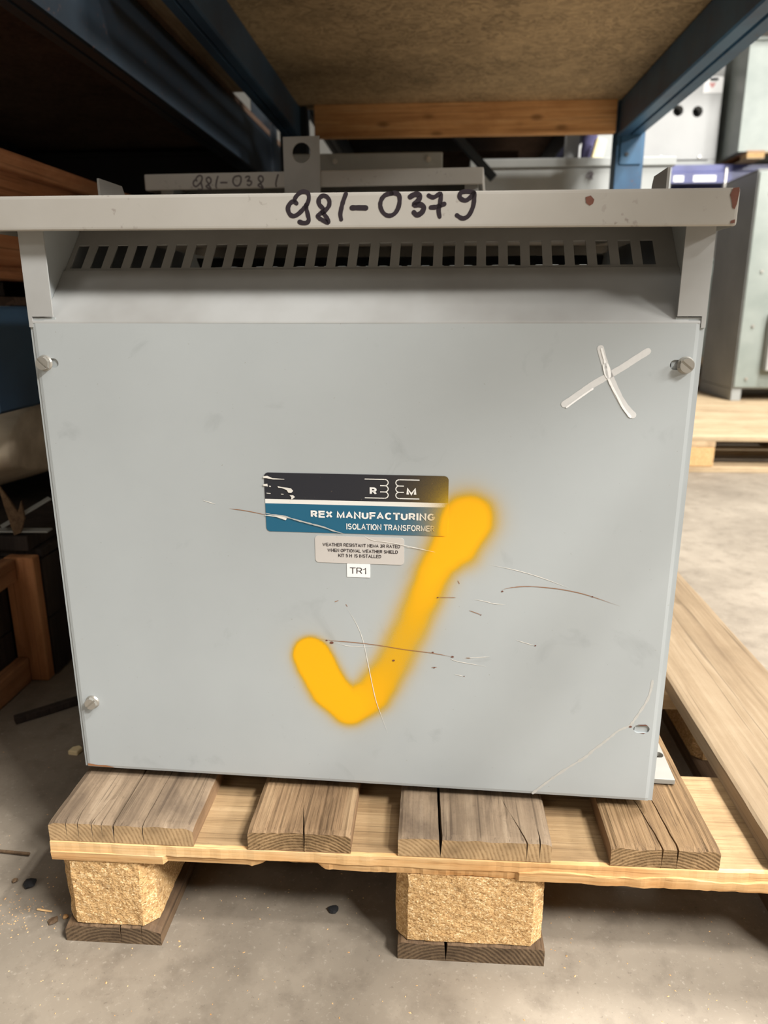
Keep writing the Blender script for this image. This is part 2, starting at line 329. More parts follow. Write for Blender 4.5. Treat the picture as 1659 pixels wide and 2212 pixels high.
LIDRUST = [[[0.4806,0.7117],[0.4845,0.7129],[0.4875,0.7099],[0.4867,0.7069],[0.4843,0.7055],[0.4813,0.7076]],[[0.5892,0.7117],[0.591,0.7166],[0.5954,0.7172],[0.5961,0.7145],[0.5951,0.7053],[0.5939,0.7013],[0.5921,0.7024],[0.5907,0.708]],[[0.5917,0.6913],[0.5921,0.6933],[0.5951,0.694],[0.5951,0.6913]]]

def concrete():
    t = NT('concrete'); v = t.coords()
    a = t.noise(v, 3.2, 5, .6); b = t.noise(v, 22, 5, .65); c = t.noise(v, 160, 3, .7)
    col = t.mix(t.ramp(a, ((.35, (0,0,0,1)), (.68, (1,1,1,1)))), srgb(124,114,101), srgb(154,143,128))
    col = t.mix(t.math('MULTIPLY', t.ramp(b, ((.5, (0,0,0,1)), (.72, (1,1,1,1)))), .45), col, srgb(92,82,71))
    col = t.mix(t.math('MULTIPLY', t.ramp(b, ((.25, (1,1,1,1)), (.42, (0,0,0,1)))), .35), col, srgb(182,170,153))
    col = t.mix(t.math('MULTIPLY', t.ramp(c, ((.6, (0,0,0,1)), (.75, (1,1,1,1)))), .35), col, srgb(205,195,180))
    col = t.mix(t.math('MULTIPLY', t.ramp(c, ((.28, (1,1,1,1)), (.38, (0,0,0,1)))), .4), col, srgb(90,80,70))
    t.bump(t.math('ADD', t.math('MULTIPLY', c, .4), b), .12, .002); return t.out(col, .62, 0, .35)
M_floor = concrete()
GREY = srgb(174,179,180)
def panel_mat(name, base, dirt=.5):
    """painted sheet metal with the yellow spray (point attribute) and smudges"""
    t = NT(name); v = t.coords((1,1,1))
    n = t.noise(v, 6, 4); col = t.mix(t.ramp(n, ((.35, (0,0,0,1)), (.7, (1,1,1,1)))), base, tuple(x*.93 for x in base[:3])+(1,))
    sm = t.noise(v, 17, 5, .6, .8)
    col = t.mix(t.math('MULTIPLY', t.ramp(sm, ((.62, (0,0,0,1)), (.8, (1,1,1,1)))), dirt), col, tuple(x*.62 for x in base[:3])+(1,))
    spk = t.noise(v, 300, 2); col = t.mix(t.math('MULTIPLY', t.ramp(spk, ((.72, (0,0,0,1)), (.76, (1,1,1,1)))), .35), col, srgb(120,105,90))
    at = t.add('ShaderNodeAttribute', attribute_name='spray'); sp = at.outputs['Fac']
    fine = t.noise(v, 1400, 2, .8)
    f = t.math('ADD', sp, t.math('MULTIPLY', t.math('MULTIPLY', t.math('SUBTRACT', fine, .5), 1.6), t.math('MULTIPLY', sp, t.math('SUBTRACT', 1.15, sp))))
    f = t.math('MULTIPLY', f, 1.28, True)
    y = t.mix(t.ramp(sp, ((.68, (0,0,0,1)), (.97, (1,1,1,1)))), srgb(188,150,6), srgb(246,174,0))
    col = t.mix(f, col, y)
    t.bump(t.noise(v, 420, 2), .04, .0005)
    return t.out(col, .40, 0, .5)
M_panel = panel_mat('panel_paint', GREY)
M_grey = paint('grey_paint', GREY, rough=.42)
M_grey_dirty = paint('grey_paint_dirty', srgb(170,170,168), srgb(150,148,144), .5)
M_lid = paint('lid_paint', srgb(174,170,163), srgb(164,159,151), .36, srgb(138,130,122))
M_galv = paint('galvanised_enclosure', srgb(150,156,150), srgb(130,138,132), .35, None, 6)
M_white = paint('white_enclosure', srgb(168,168,166), srgb(158,158,156), .4, None, 4)
M_cab = paint('cabinet_grey', srgb(164,166,163), srgb(148,150,147), .45, None, 5)
M_dark = plain('dark_interior', srgb(60,62,66), .7)
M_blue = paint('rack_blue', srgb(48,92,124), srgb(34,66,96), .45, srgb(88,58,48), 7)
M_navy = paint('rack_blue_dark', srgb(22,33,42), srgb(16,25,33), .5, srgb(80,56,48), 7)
M_navy_shade = paint('rack_blue_shade', srgb(15,21,30), srgb(12,17,24), .6)  # same rack paint, with the far side's shade put into the colour
M_navy_lit = paint('rack_blue_lit', srgb(44,72,96), srgb(32,54,76), .5, None, 7)  # paler copy of the dark rack blue; light on these beams put into the colour
M_violet = paint('beam_violet', srgb(82,86,140), srgb(64,68,118), .35, None, 7)
M_plate = paint('mount_plate', srgb(150,149,143), srgb(136,132,124), .5)
M_steel = plain('zinc_screw', srgb(186,182,174), .32, .7)
M_ink = plain('black_ink', srgb(40,32,38), .38)
M_ink_faint = plain('faded_ink', srgb(84,76,78), .6)
M_rust = plain('rust', srgb(106,64,50), .8, var=.3, scale=300)
M_rustline = plain('rust_line', srgb(150,104,70), .7)
M_bare = plain('scratch_bare', srgb(226,222,214), .35)
M_scar = plain('scar_grey', srgb(184,183,178), .55, var=.12, scale=200)
M_xfilm = plain('paint_marker_thin', srgb(214,213,211), .4, var=.08, scale=250)
M_xfull = plain('paint_marker_full', srgb(248,247,245), .4, var=.03)
M_cloth = plain('violet_cloth', srgb(96,92,130), .9); M_cream = plain('cream_foam', srgb(240,222,176), .9, var=.05)
M_hole = plain('hole_dark', srgb(30,30,32), .8)
M_osb = None
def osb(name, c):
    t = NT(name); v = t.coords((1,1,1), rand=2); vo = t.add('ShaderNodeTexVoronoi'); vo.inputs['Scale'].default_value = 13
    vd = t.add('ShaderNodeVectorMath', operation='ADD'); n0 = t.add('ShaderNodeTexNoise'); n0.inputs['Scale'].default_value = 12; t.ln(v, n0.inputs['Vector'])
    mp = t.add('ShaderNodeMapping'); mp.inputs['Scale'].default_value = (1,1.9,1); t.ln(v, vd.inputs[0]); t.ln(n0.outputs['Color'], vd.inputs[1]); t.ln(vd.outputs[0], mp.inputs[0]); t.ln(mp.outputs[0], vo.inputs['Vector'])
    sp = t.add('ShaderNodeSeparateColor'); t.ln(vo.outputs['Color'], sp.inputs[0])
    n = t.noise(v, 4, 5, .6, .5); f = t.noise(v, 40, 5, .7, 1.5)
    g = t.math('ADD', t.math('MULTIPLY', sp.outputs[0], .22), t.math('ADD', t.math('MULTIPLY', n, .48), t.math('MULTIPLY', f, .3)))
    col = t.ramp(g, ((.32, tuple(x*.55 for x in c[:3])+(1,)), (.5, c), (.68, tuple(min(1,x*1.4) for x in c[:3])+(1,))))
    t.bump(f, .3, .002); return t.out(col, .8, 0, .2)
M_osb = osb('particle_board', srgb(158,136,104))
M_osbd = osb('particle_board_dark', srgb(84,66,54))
def chip_mat():
    t = NT('pressed_chips'); v = t.coords((1,1,1.15), rand=4)
    vo = t.add('ShaderNodeTexVoronoi'); vo.inputs['Scale'].default_value = 640; vo.inputs['Randomness'].default_value = 1
    n0 = t.add('ShaderNodeTexNoise'); n0.inputs['Scale'].default_value = 150; t.ln(v, n0.inputs['Vector'])
    sc = t.add('ShaderNodeVectorMath', operation='SCALE'); sc.inputs['Scale'].default_value = .004; t.ln(n0.outputs['Color'], sc.inputs[0])
    ad = t.add('ShaderNodeVectorMath', operation='ADD'); t.ln(v, ad.inputs[0]); t.ln(sc.outputs[0], ad.inputs[1]); t.ln(ad.outputs[0], vo.inputs['Vector'])
    sp = t.add('ShaderNodeSeparateColor'); t.ln(vo.outputs['Color'], sp.inputs[0])
    col = t.ramp(sp.outputs[0], ((0, srgb(160,122,78)), (.3, srgb(200,160,110)), (.8, srgb(212,174,122)), (1, srgb(244,214,168))))
    b = t.noise(v, 32, 4); col = t.mix(t.math('MULTIPLY', t.ramp(b, ((.6, (0,0,0,1)), (.72, (1,1,1,1)))), .6), col, srgb(104,76,50))
    h = t.math('ADD', t.math('MULTIPLY', sp.outputs[1], .7), t.noise(v, 500, 2))
    t.bump(h, .5, .0018); return t.out(col, .9, 0, .15)
M_chip = chip_mat()
M_deck_grey = wood('deck_grey', (srgb(104,88,72), srgb(144,124,102), srgb(172,152,128)), 'y', 150, bump=.25, stain=.55, dark=srgb(72,60,52))
M_deck_brown = wood('deck_brown', (srgb(92,72,52), srgb(136,110,82), srgb(164,138,106)), 'y', 260, bump=.5, stain=.4, dark=srgb(82,64,50))
M_deck_ridge = wood('deck_ridged', (srgb(74,56,38), srgb(124,99,70), srgb(154,128,96)), 'y', 230, bump=.9, stain=.25, dark=srgb(96,74,56))
M_deck_pale = wood('deck_pale', (srgb(112,94,73), srgb(134,115,91), srgb(150,132,108)), 'y', 90, bump=.12, stain=.3, dark=srgb(116,94,70))
M_deck_edge = wood('deck_edge', (srgb(110,84,60), srgb(140,112,84), srgb(160,130,100)), 'y', 150, bump=.2, stain=.3)
M_str_top = wood('stringer_top', (srgb(126,100,70), srgb(164,136,100), srgb(188,160,122)), 'x', 170, bump=.4, stain=.35, dark=srgb(108,88,68), knots=False)
M_str_raw = wood('stringer_raw', (srgb(190,136,80), srgb(218,178,126), srgb(232,204,160)), 'x', 120, bump=.3, stain=.25, dark=srgb(206,140,78), knots=False)
M_skid = wood('skid_brown', (srgb(76,60,46), srgb(112,90,68), srgb(138,112,84)), 'y', 170, bump=.3, stain=.5, dark=srgb(62,48,40))
M_end_pale = endgrain('endgrain_pale', (srgb(150,122,88), srgb(180,150,112), srgb(194,164,124)), .02, .03, 520, bump=.15)
M_end_brown = endgrain('endgrain_brown', (srgb(104,82,56), srgb(146,118,84), srgb(176,146,108)), -.05, .06, 620, bump=.6)
M_end_dark = endgrain('endgrain_dark', (srgb(78,62,48), srgb(104,86,66), srgb(128,106,82)), -.05, .05, 520, bump=.5)
M_wood_x = wood('crate_wood_x', (srgb(120,78,48), srgb(158,108,68), srgb(182,132,86)), 'x', 90, bump=.12, stain=.35, dark=srgb(104,64,40))
M_timber = wood('cross_timber', (srgb(168,120,76), srgb(206,156,104), srgb(222,178,128)), 'x', 90, bump=.1, stain=.3, dark=srgb(150,104,66))
M_wood_y = wood('crate_wood_y', (srgb(138,94,64), srgb(176,124,86), srgb(194,144,104)), 'y', 90, bump=.12, stain=.4, dark=srgb(84,52,36))
M_wood_z = wood('crate_wood_z', (srgb(160,106,70), srgb(196,136,92), srgb(212,156,110)), 'z', 90, bump=.12, stain=.4, dark=srgb(84,52,36))
M_pal_x = wood('pallet_wood_x', (srgb(150,124,94), srgb(186,160,126), srgb(204,182,148)), 'x', 70, bump=.15, stain=.3, dark=srgb(150,112,78))
M_pal_y = wood('pallet_wood_y', (srgb(150,126,98), srgb(182,160,128), srgb(200,180,150)), 'y', 70, bump=.15, stain=.3, dark=srgb(130,96,68))
M_crate2 = wood('upper_crate_wood', (srgb(140,92,62), srgb(182,124,86), srgb(200,146,106)), 'y', 90, bump=.12, stain=.4, dark=srgb(120,76,52))
M_shade = plain('shade_dark', srgb(26,25,28), .9)  # near-black stand-in for the shade at the left rack's far end
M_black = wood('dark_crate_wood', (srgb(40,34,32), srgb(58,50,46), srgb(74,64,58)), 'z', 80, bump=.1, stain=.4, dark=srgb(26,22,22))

# ------------------------------------------------------------------ structure: hall shell
def slab(name, a, b, mat): return struct(box(name, a, b, mat, None, 0))
slab('floor', (-7, -7, -.2), (9, 10, 0), M_floor)
M_wall = plain('hall_wall', srgb(170,168,162), .8, var=.04, scale=2)
slab('wall_back', (-7, 10, -.2), (9, 10.2, 7), M_wall); slab('wall_front', (-7, -7.2, -.2), (9, -7, 7), M_wall)
slab('wall_left', (-7.2, -7.2, -.2), (-7, 10.2, 7), M_wall); slab('wall_right', (9, -7.2, -.2), (9.2, 10.2, 7), M_wall)
slab('ceiling', (-7.2, -7.2, 7), (9.2, 10.2, 7.2), M_wall)

# ------------------------------------------------------------------ timber
def timber(name, parent, L, w, t, loc, mats, nx=44, ny=26, cracks=(), ridge=.0003, rfreq=330, end_in=0, seed=0, corner=.004, dips=()):
    """sawn board along y with real splits (x, length, width, drift), raised grain and worn edges; mats: face, edge, end"""
    xs = [w*i/nx for i in range(nx+1)]
    for c in cracks: xs = [x for x in xs if abs(x-c[0]) > .0035+abs(c[3])]
    cols = [(x, None, 0) for x in xs]
    for ci, c in enumerate(cracks): cols += [(c[0]+k*.0001, ci, k) for k in (-1, 0, 1)]
    cols.sort(key=lambda q: q[0])
    ysl = [L*(j/ny)**2.2 for j in range(ny+1)]
    V, Fc, mi = [], [], []
    n = len(cols); per = n+2
    for j, y in enumerate(ysl):
        for (x, ci, k) in cols:
            z = t+ridge*(noise.noise(Vector((x*rfreq, y*7, seed*3.3)))-.8)*1.6 + .0006*(noise.noise(Vector((x*25, y*12, seed)))-.7)
            e = min(x, w-x)
            if e < corner: z -= (corner-e)*.8*(.6+.5*noise.noise(Vector((x*9, y*30, seed+4))))
            if y < .006: z -= (.006-y)*.25*(1+noise.noise(Vector((x*60, 0, seed))))
            for (dx, dy, rr, dd) in dips:
                q = math.hypot(x-dx, (y-dy)*.7)
                if q < rr: z -= dd*(1-q/rr)
            X = x
            if ci is not None:
                c = cracks[ci]; f = max(0, 1-y/c[1]); hw = c[2]/2*f**.6
                X = c[0]+c[3]*(y/c[1])+k*max(hw, .00005)+.0007*noise.noise(Vector((y*70, ci, seed)))
                if k == 0: z -= min(t*.92, .3*t+.7*t*f) if f > 0 else 0
            V.append((X, y+end_in*.5*noise.noise(Vector((x*30, z*40, seed))) if j == 0 else y, z))
        V.append((w-.0008*abs(noise.noise(Vector((y*20, 1, seed)))), y, 0)); V.append((.0008*abs(noise.noise(Vector((y*20, 5, seed)))), y, 0))
    for j in range(len(ysl)-1):
        for i in range(per):
            a = j*per+i; b = j*per+(i+1) % per
            Fc.append((a, b, b+per, a+per)); mi.append(0 if i < n-1 else 1)
    for j in (0, len(ysl)-1):
        B = j*per
        for i in range(n-1):
            x0, x1 = V[B+i], V[B+i+1]
        ia = list(range(B, B+per))
        # end: fan of quads down to the bottom edge
        bot = []
        for i in range(n): V.append((V[B+i][0], V[B+i][1], 0)); bot.append(len(V)-1)
        for i in range(n-1):
            q = (B+i, bot[i], bot[i+1], B+i+1); Fc.append(q if j == 0 else q[::-1]); mi.append(2)
    me = mesh_from(V, Fc, mats, mi); o = link(name, me, parent, loc)
    return o
def chip_block(parent, w, l, h, loc, seed, nx=20, ch=.012):
    bm = bmesh.new(); add_box(bm, (0, 0, 0), (w, l, h), 0)
    vert = [e for e in bm.edges if abs(e.verts[0].co.z-e.verts[1].co.z) > h*.5]
    bmesh.ops.bevel(bm, geom=vert, offset=ch, segments=1, affect='EDGES')
    if nx:
        bmesh.ops.subdivide_edges(bm, edges=bm.edges[:], cuts=nx, use_grid_fill=True)
        for v in bm.verts:
            p = v.co; q = Vector((p.x*140+seed, p.y*140, p.z*140))
            dv = noise.noise_vector(q)*.0009 + noise.noise_vector(q*.22)*.0012
            if p.z < .001 or p.z > h-.001: dv.z = 0
            v.co += dv
    return link('block', bm_mesh(bm, M_chip), parent, loc)

# ------------------------------------------------------------------ front pallet (front end at y = 0)
PL = .80; PW = .840
pal = thing('pallet', 'weathered wooden block pallet with splintered front board under the grey isolation transformer', 'pallet')
XS = [(0, .145), (.199, .1), (.3445, .145), (.5445, .1), (.695, .145)]
timber('deck_board', pal, PL, .145, .022, (0, .001, .122), [M_deck_grey, M_deck_edge, M_end_pale], cracks=((.030, .02, .0010, -.003), (.044, .045, .0012, .004), (.0655, .17, .0024, .001), (.095, .15, .0012, .0), (.018, .012, .0008, -.001), (.054, .01, .0006, 0)), seed=1, corner=.006, ridge=.0002, dips=((.043, .05, .012, .0012),))
timber('deck_board', pal, PL, .100, .022, (.199, .001, .122), [M_deck_brown, M_deck_edge, M_end_brown], cracks=((.055, .035, .0018, -.006),), seed=2, ridge=.0007, rfreq=420, end_in=.004, dips=((.07, .04, .01, .0015), (.03, .09, .012, .0015)))
timber('deck_board', pal, PL, .145, .022, (.3445, .001, .122), [M_deck_grey, M_deck_edge, M_end_pale], cracks=((.0405, .30, .0034, -.008), (.122, .04, .0016, -.012), (.134, .02, .0012, .0)), seed=3, ridge=.0002, dips=((.1, .045, .014, .002),))
timber('deck_board', pal, PL, .100, .022, (.5445, .001, .122), [M_deck_ridge, M_deck_edge, M_end_brown], nx=60, cracks=((.047, .10, .0016, -.012), (.061, .12, .0018, -.008)), seed=4, ridge=.0008, rfreq=400, dips=((.068, .05, .009, .0022), (.02, .11, .006, .0018)))
timber('deck_board', pal, PL, .145, .022, (.695, .001, .122), [M_deck_pale, M_deck_pale, M_end_pale], seed=5, ridge=.0002, dips=((.09, .62, .02, .003),))
def front_stringer():
    n = 230; V, Fc, mi = [], [], []
    for i in range(n+1):
        x = PW*i/n; X = x
        f0 = .0015*noise.noise(Vector((x*18, 3, 0)))+.0008*noise.noise(Vector((x*90, 9, 0)))
        lip = .0115+.0015*noise.noise(Vector((x*14, 1, 5)))
        low = 0.0
        if x < .20: low = .0 + (.0018 if x > .115 else 0)
        elif x < .215: low = .006*(x-.20)/.015
        elif x < .268: low = .0075+.0015*noise.noise(Vector((x*60, 0, 2)))
        elif x < .272: low = .004
        else: low = .0012+.0010*noise.noise(Vector((x*30, 4, 2)))
        if x > .52: low += .0008*noise.noise(Vector((x*160, 2, 2)))-.001
        f1 = .0012 + .0016*noise.noise(Vector((x*11, 7, 2)))+.0010*noise.noise(Vector((x*150, 6, 1)))
        if x < .115: f1 = -.0012
        if .115 < x < .2: f1 = .0018
        if x > .46: lip = .010+.0016*math.sin(x*60)+.001*noise.noise(Vector((x*80, 2, 8))); f1 = -.002+.0016*noise.noise(Vector((x*60, 1, 1)))
        zt = .122; zb = .100+max(low, -.001)
        prof = [(.145, .122), (.004+f0, zt), (f0, zt-.0012), (f0-.0004, zt-lip), (f1, zt-lip-.0006), (f1+.0004, (zt-lip+zb)/2+.0006*noise.noise(Vector((x*120, 3, 3)))), (f1+.0012, zb), (.010, zb+.0004), (.02, .100), (.145, .100)]
        V += [(X, a, b-.1) for a, b in prof]
    m = 10
    for i in range(n):
        for k in range(m):
            a = i*m+k; b = i*m+(k+1) % m
            Fc.append((a, a+m, b+m, b)); mi.append(0 if k in (0, 8, 9) else 1)
    Fc += [tuple(range(m)), tuple(range(n*m, n*m+m))[::-1]]; mi += [1, 1]
    me = mesh_from(V, Fc, [M_str_top, M_str_raw], mi)
    return lab(link('stringer_board', me, pal, (0, 0, .1)), 'front cross board with freshly splintered pale edge')
front_stringer()
for y in (PL/2-.0725, PL-.145): box('stringer_board', (0, y, .100), (PW, y+.145, .122), M_str_top, pal)
SK = [(0, .1), (.3425, .145), (PW-.1, .1)]
for i, (x, w) in enumerate(SK):
    for j, y in enumerate((0, PL/2-.0725, PL-.145)):
        chip_block(pal, w-(.006 if i == 0 else 0), .145, .078, (x+(.004 if i == 0 else 0), y+.002, .022), i*7+j, 22 if j == 0 else 0)
    timber('skid_board', pal, PL, w, .022, (x+(.003 if i == 0 else .002 if i == 1 else 0), .0, 0), [M_skid, M_skid, M_end_dark], cracks=((.058, .2, .0018, .0), (.08, .06, .001, 0)) if i == 0 else ((.048, .3, .0032, .002),), seed=11+i, corner=.012 if i == 0 else .004, ridge=.0004)

# plain pallets elsewhere: deck boards along y (or x when turned)
def simple_pallet(label, loc, rz=0, L=.8, Wd=1.2, group=None, nb=5, mat_b=None, name='pallet'):
    p = thing(name, label, 'pallet', loc, rz, group)
    bw = [.145, .1, .145, .1, .145] if nb == 5 else [.1]*nb
    gap = (Wd-sum(bw))/max(1, len(bw)-1); x = 0; g = {}
    for w in bw:
        k = ('d', w)
        o = box('deck_board', (0, 0, 0), (w, L, .022), mat_b or M_pal_y, p, .002, 1) if k not in g else link('deck_board', g[k], p)
        g[k] = o.data; o.location = (x, 0, .122); x += w+gap
    for y in (0, L/2-.05, L-.1):
        o = box('stringer_board', (0, 0, 0), (Wd, .1, .022), M_pal_x, p, .002, 1) if 's' not in g else link('stringer_board', g['s'], p)
        g['s'] = o.data; o.location = (0, y, .1)
        for bx in (0, Wd/2-.05, Wd-.1):
            b = box('block', (0, 0, 0), (.1, .1, .078), M_chip, p, .004, 1) if 'b' not in g else link('block', g['b'], p)
            g['b'] = b.data; b.location = (bx, y, .022)
    for bx in (0, Wd/2-.05, Wd-.1):
        o = box('skid_board', (0, 0, 0), (.1, L, .022), M_pal_y, p, .002, 1) if 'k' not in g else link('skid_board', g['k'], p)
        g['k'] = o.data; o.location = (bx, 0, 0)
    return p

# ------------------------------------------------------------------ transformer
BZ = .144                       # deck height
def seg_spray(u, z):
    best, dens, kk = 9, 1, .003; n = len(SPRAY)
    for i in range(n-1):
        a, b = SPRAY[i], SPRAY[i+1]; dx, dy = b[0]-a[0], b[1]-a[1]
        t = max(0, min(1, ((u-a[0])*dx+(z-a[1])*dy)/(dx*dx+dy*dy)))
        d = math.hypot(u-a[0]-t*dx, z-a[1]-t*dy)-(a[2]+(b[2]-a[2])*t)
        if d-.0026 < best:
            best = d-.0026; s = (i+t)/(n-1); dens = 1-.32*math.exp(-((s-.45)/.22)**2); kk = .0046-.0028*s
    w = .0012*noise.noise(Vector((u*60, z*60, 3)))
    d = best+w
    return min(1, dens/(1+math.exp(max(-40, min(40, d/kk)))) + .10*math.exp(-max(d, 0)/.009))
def set_spray(o, gain=1, du=0, far=0):
    me = o.data; at = me.attributes.new('spray', 'FLOAT', 'POINT')
    at.data.foreach_set('value', [min(1, gain*seg_spray(v.co.x+du, v.co.z)+far*math.exp(-max(0, math.hypot(v.co.x-.393, (v.co.z-.436)*.8)-.018)/.014)) for v in me.vertices]); return o
def sheet_slope(u0, u1, s0, s1, vb, zb, D, back, slots=None, t=.0014):
    """flat sheet on the 45 degree vent slope, with punched slots"""
    c = math.sqrt(.5); V, Fc = [], []
    def P(u, s, off):
        v = vb+(s-off)*c if False else vb+s*c+off*c; z = zb+s*c-off*c
        return (u, D-v, z) if back else (u, v, z)
    def cell(ua, ub, sa, sb):
        i = len(V)
        for off in (0, t): V.extend([P(ua, sa, off), P(ub, sa, off), P(ub, sb, off), P(ua, sb, off)])
        for f in ((0,1,2,3), (7,6,5,4), (0,4,5,1), (1,5,6,2), (2,6,7,3), (3,7,4,0)): Fc.append(tuple(i+k for k in f))
    if not slots: cell(u0, u1, s0, s1)
    else:
        a, b, w, sa, sb, n = slots
        cell(u0, u1, s0, sa); cell(u0, u1, sb, s1); x = u0
        for k in range(n):
            us = a+b*k; cell(x, us, sa, sb); x = us+w
        cell(x, u1, sa, sb)
    return V, Fc
def joined(name, parts, mat, parent):
    V, Fc = [], []
    for v, f in parts: i = len(V); V += v; Fc += [tuple(k+i for k in q) for q in f]
    o = link(name, mesh_from(V, Fc, mat), parent); return o
def transformer(label, loc, rz, front=True):
    root = thing('isolation_transformer', label, 'transformer', loc, rz, None)
    D = .50; Z = lambda o: (setattr(o, 'location', (0, 0, -BZ)), o)[1]
    # hollow body
    bm = bmesh.new()
    for a, b in (((-.003, .0032, .155), (-.0014, D-.0016, .702)), ((.5859, .0032, .155), (.5875, D-.0016, .702)), ((-.003, D-.0016, .155), (.5875, D, .619)),
                 ((-.003, .0032, .155), (.5875, D, .157)), ((-.003, .0016, .155), (.0215, .0032, .6205)), ((.5635, .0016, .155), (.5875, .0032, .6205)),
                 ((-.003, D-.0016, .619), (.0203, D, .702)), ((.5645, D-.0016, .619), (.5875, D, .702)),
                 ((.0095, .0016, .6215), (.0105, .085, .702)), ((.574, .0016, .6215), (.575, .085, .702))): add_box(bm, a, b, 0)
    Z(link('body', bm_mesh(bm, M_grey), root))
    for sgn in (0, 1):
        X = (lambda u: u) if not sgn else (lambda u: .5845-u)
        pts = [(X(-.003), .612), (X(.0006), .612), (X(.0006), .6213), (X(.0203), .6213), (X(.0203), .702), (X(-.003), .702)]
        bm = bmesh.new(); prism(bm, pts, 'y', 0, .0016); Z(link('corner_post', bm_mesh(bm, M_grey_dirty), root))
    # front panel : fine grid so that the paint mark is carried by the sheet itself
    nx, nz = 190, 150; V, Fc = [], []; u1 = .5832; z0, z1 = .155, .6155
    for j in range(nz+1):
        for i in range(nx+1):
            u, z = u1*i/nx, z0+(z1-z0)*j/nz
            wav = .0003*noise.noise(Vector((u*4, z*4, 2)))
            V.append((u, (.0006 if i in (0, nx) or j == 0 else 0)+wav, z))
    W1 = nx+1
    for j in range(nz):
        for i in range(nx): a = j*W1+i; Fc.append((a, a+1, a+W1+1, a+W1))
    nb = len(V)
    rim = [i for i in range(W1)]+[j*W1+nx for j in range(1, nz+1)]+[nz*W1+i for i in range(nx-1, -1, -1)]+[j*W1 for j in range(nz-1, 0, -1)]
    for k in rim: V.append((V[k][0], .0015, V[k][2]))
    m = len(rim)
    for k in range(m): Fc.append((rim[(k+1) % m], rim[k], nb+k, nb+(k+1) % m))
    Fc.append(tuple(nb+k for k in range(m)))
    fp = link('front_panel', mesh_from(V, Fc, M_panel), root)
    cs = []
    for k, (u, z) in enumerate(HOLES):
        du, hh = ((.0085, .0042) if k < 2 else (.003, .0042) if k == 2 else (.0075, .0042)); c = u+(.0075-u+.0075 if k == 0 else 0)
        pts = []
        for q in range(24):
            a = 2*math.pi*q/24; pts.append((u+math.copysign(du-hh if du > hh else 0, math.cos(a))+hh*math.cos(a), z+hh*math.sin(a)))
        bm = bmesh.new(); prism(bm, pts, 'y', -.01, .01); cs.append(link('cutter', bm_mesh(bm, M_hole)))
    if front:
        cut(fp, cs)
    else:
        for c in cs: bpy.data.objects.remove(c)
    # bent top flange of the panel joins the slope
    pr = []; c45 = math.sqrt(.5); rr = .0035
    for k in range(7): a = R(45)*k/6; pr.append((rr-rr*math.cos(a), .6155+rr*math.sin(a)))
    L0 = pr[-1]; pr.append((.0455, L0[1]+(.0455-L0[0])))
    zsl = pr[-1][1]; V, Fc = [], []
    us = [0, .0108]+[.0108+(.5738-.0108)*i/60 for i in range(1, 61)]+[.5832]
    for (v, z) in pr: V += [(u, v, z) for u in us]
    for (v, z) in pr: V += [(u, v+.0012, z-.0012) for u in us]
    n = len(us); h = len(pr)*n
    for j in range(len(pr)-1):
        for i in range(n-1):
            if j == len(pr)-2 and i in (0, n-2): continue
            a = j*n+i; Fc.append((a, a+1, a+n+1, a+n)); Fc.append((h+a, h+a+n, h+a+n+1, h+a+1))
    jt = (len(pr)-1)*n
    for i in range(1, n-2): Fc.append((jt+i, jt+i+1, h+jt+i+1, h+jt+i))
    fl = link('top_flange', mesh_from(V, Fc, M_grey_dirty, None, False), fp)
    Z(fp)
    if front: set_spray(fp)
    for back in (False, True):
        q0, q1, q2 = (-.026, -.016, .0330) if back else (-.006, .0050, .0365)
        vp = joined('vent_panel', [sheet_slope(.0108, .5738, q0, .048 if back else .0655, .0470, zsl-.0012, D, back, (.009+.006, .0196, .0112, q1, q2, 28))], M_grey_dirty, root)
        if back: joined_b = joined('slope', [sheet_slope(.0108, .5738, -.062, -.0245, .0450, zsl, D, True)], M_grey, vp)
        Z(vp)
    # lid
    bm = bmesh.new(); add_box(bm, (-.026, -.018, .692), (.597, D+.018, .7200), .0028, 3); lid = link('lid', bm_mesh(bm, M_lid), root)
    bm = bmesh.new(); add_box(bm, (-.0245, -.0165, .60), (.5955, D+.0165, .7165), 0); cut(lid, [link('cutter', bm_mesh(bm, M_lid))])
    for v in lid.data.vertices: v.co.z -= .0047*v.co.x
    Z(lid)
    # lifting lugs
    def lug(cu, cv, axis):
        w, zt, zb = .033, .770, .60; pts = [(-w, zb), (w, zb), (w, zt-.009), (w-.007, zt), (-w, zt)] if axis == 'x' else [(-w, zb), (w, zb), (w, zt+.004), (-w, zt+.004)]
        bm = bmesh.new(); prism(bm, [((cv if axis == 'x' else cu)+p, q) for p, q in pts], axis, (cu if axis == 'x' else cv)-.0014, (cu if axis == 'x' else cv)+.0014)
        o = link('lifting_lug', bm_mesh(bm, M_grey_dirty), root)
        if axis == 'y': cut(o, [cyl('cutter', (cu, cv, zt-.0225), (0, 1, 0), .0168, .02, M_hole, None, 32)])
        Z(o)
    if front:
        for u in (-.0288, .5998): lug(u, .252, 'x')
    else: lug(.2745, -.0208, 'y')
    for v in (.045, .375):
        b = box('mounting_bar', (.012, v, .1442), (.622, v+.08, .150), M_plate, root, .0008)
        if front and v < .1:
            pts = [(.612+math.copysign(.004, math.cos(a))+.005*math.cos(a), v+.045+.0055*math.sin(a)) for a in [2*math.pi*k/20 for k in range(20)]]
            bm = bmesh.new(); prism(bm, pts, 'z', .1, .2); cut(b, [link('cutter', bm_mesh(bm, M_hole))])
        Z(b)
    bm = bmesh.new()
    for v in (.045, .375): add_box(bm, (.02, v+.002, .150), (.56, v+.07, .1551), 0)
    Z(link('base_channel', bm_mesh(bm, M_dark), root))
    return root, fp, lid
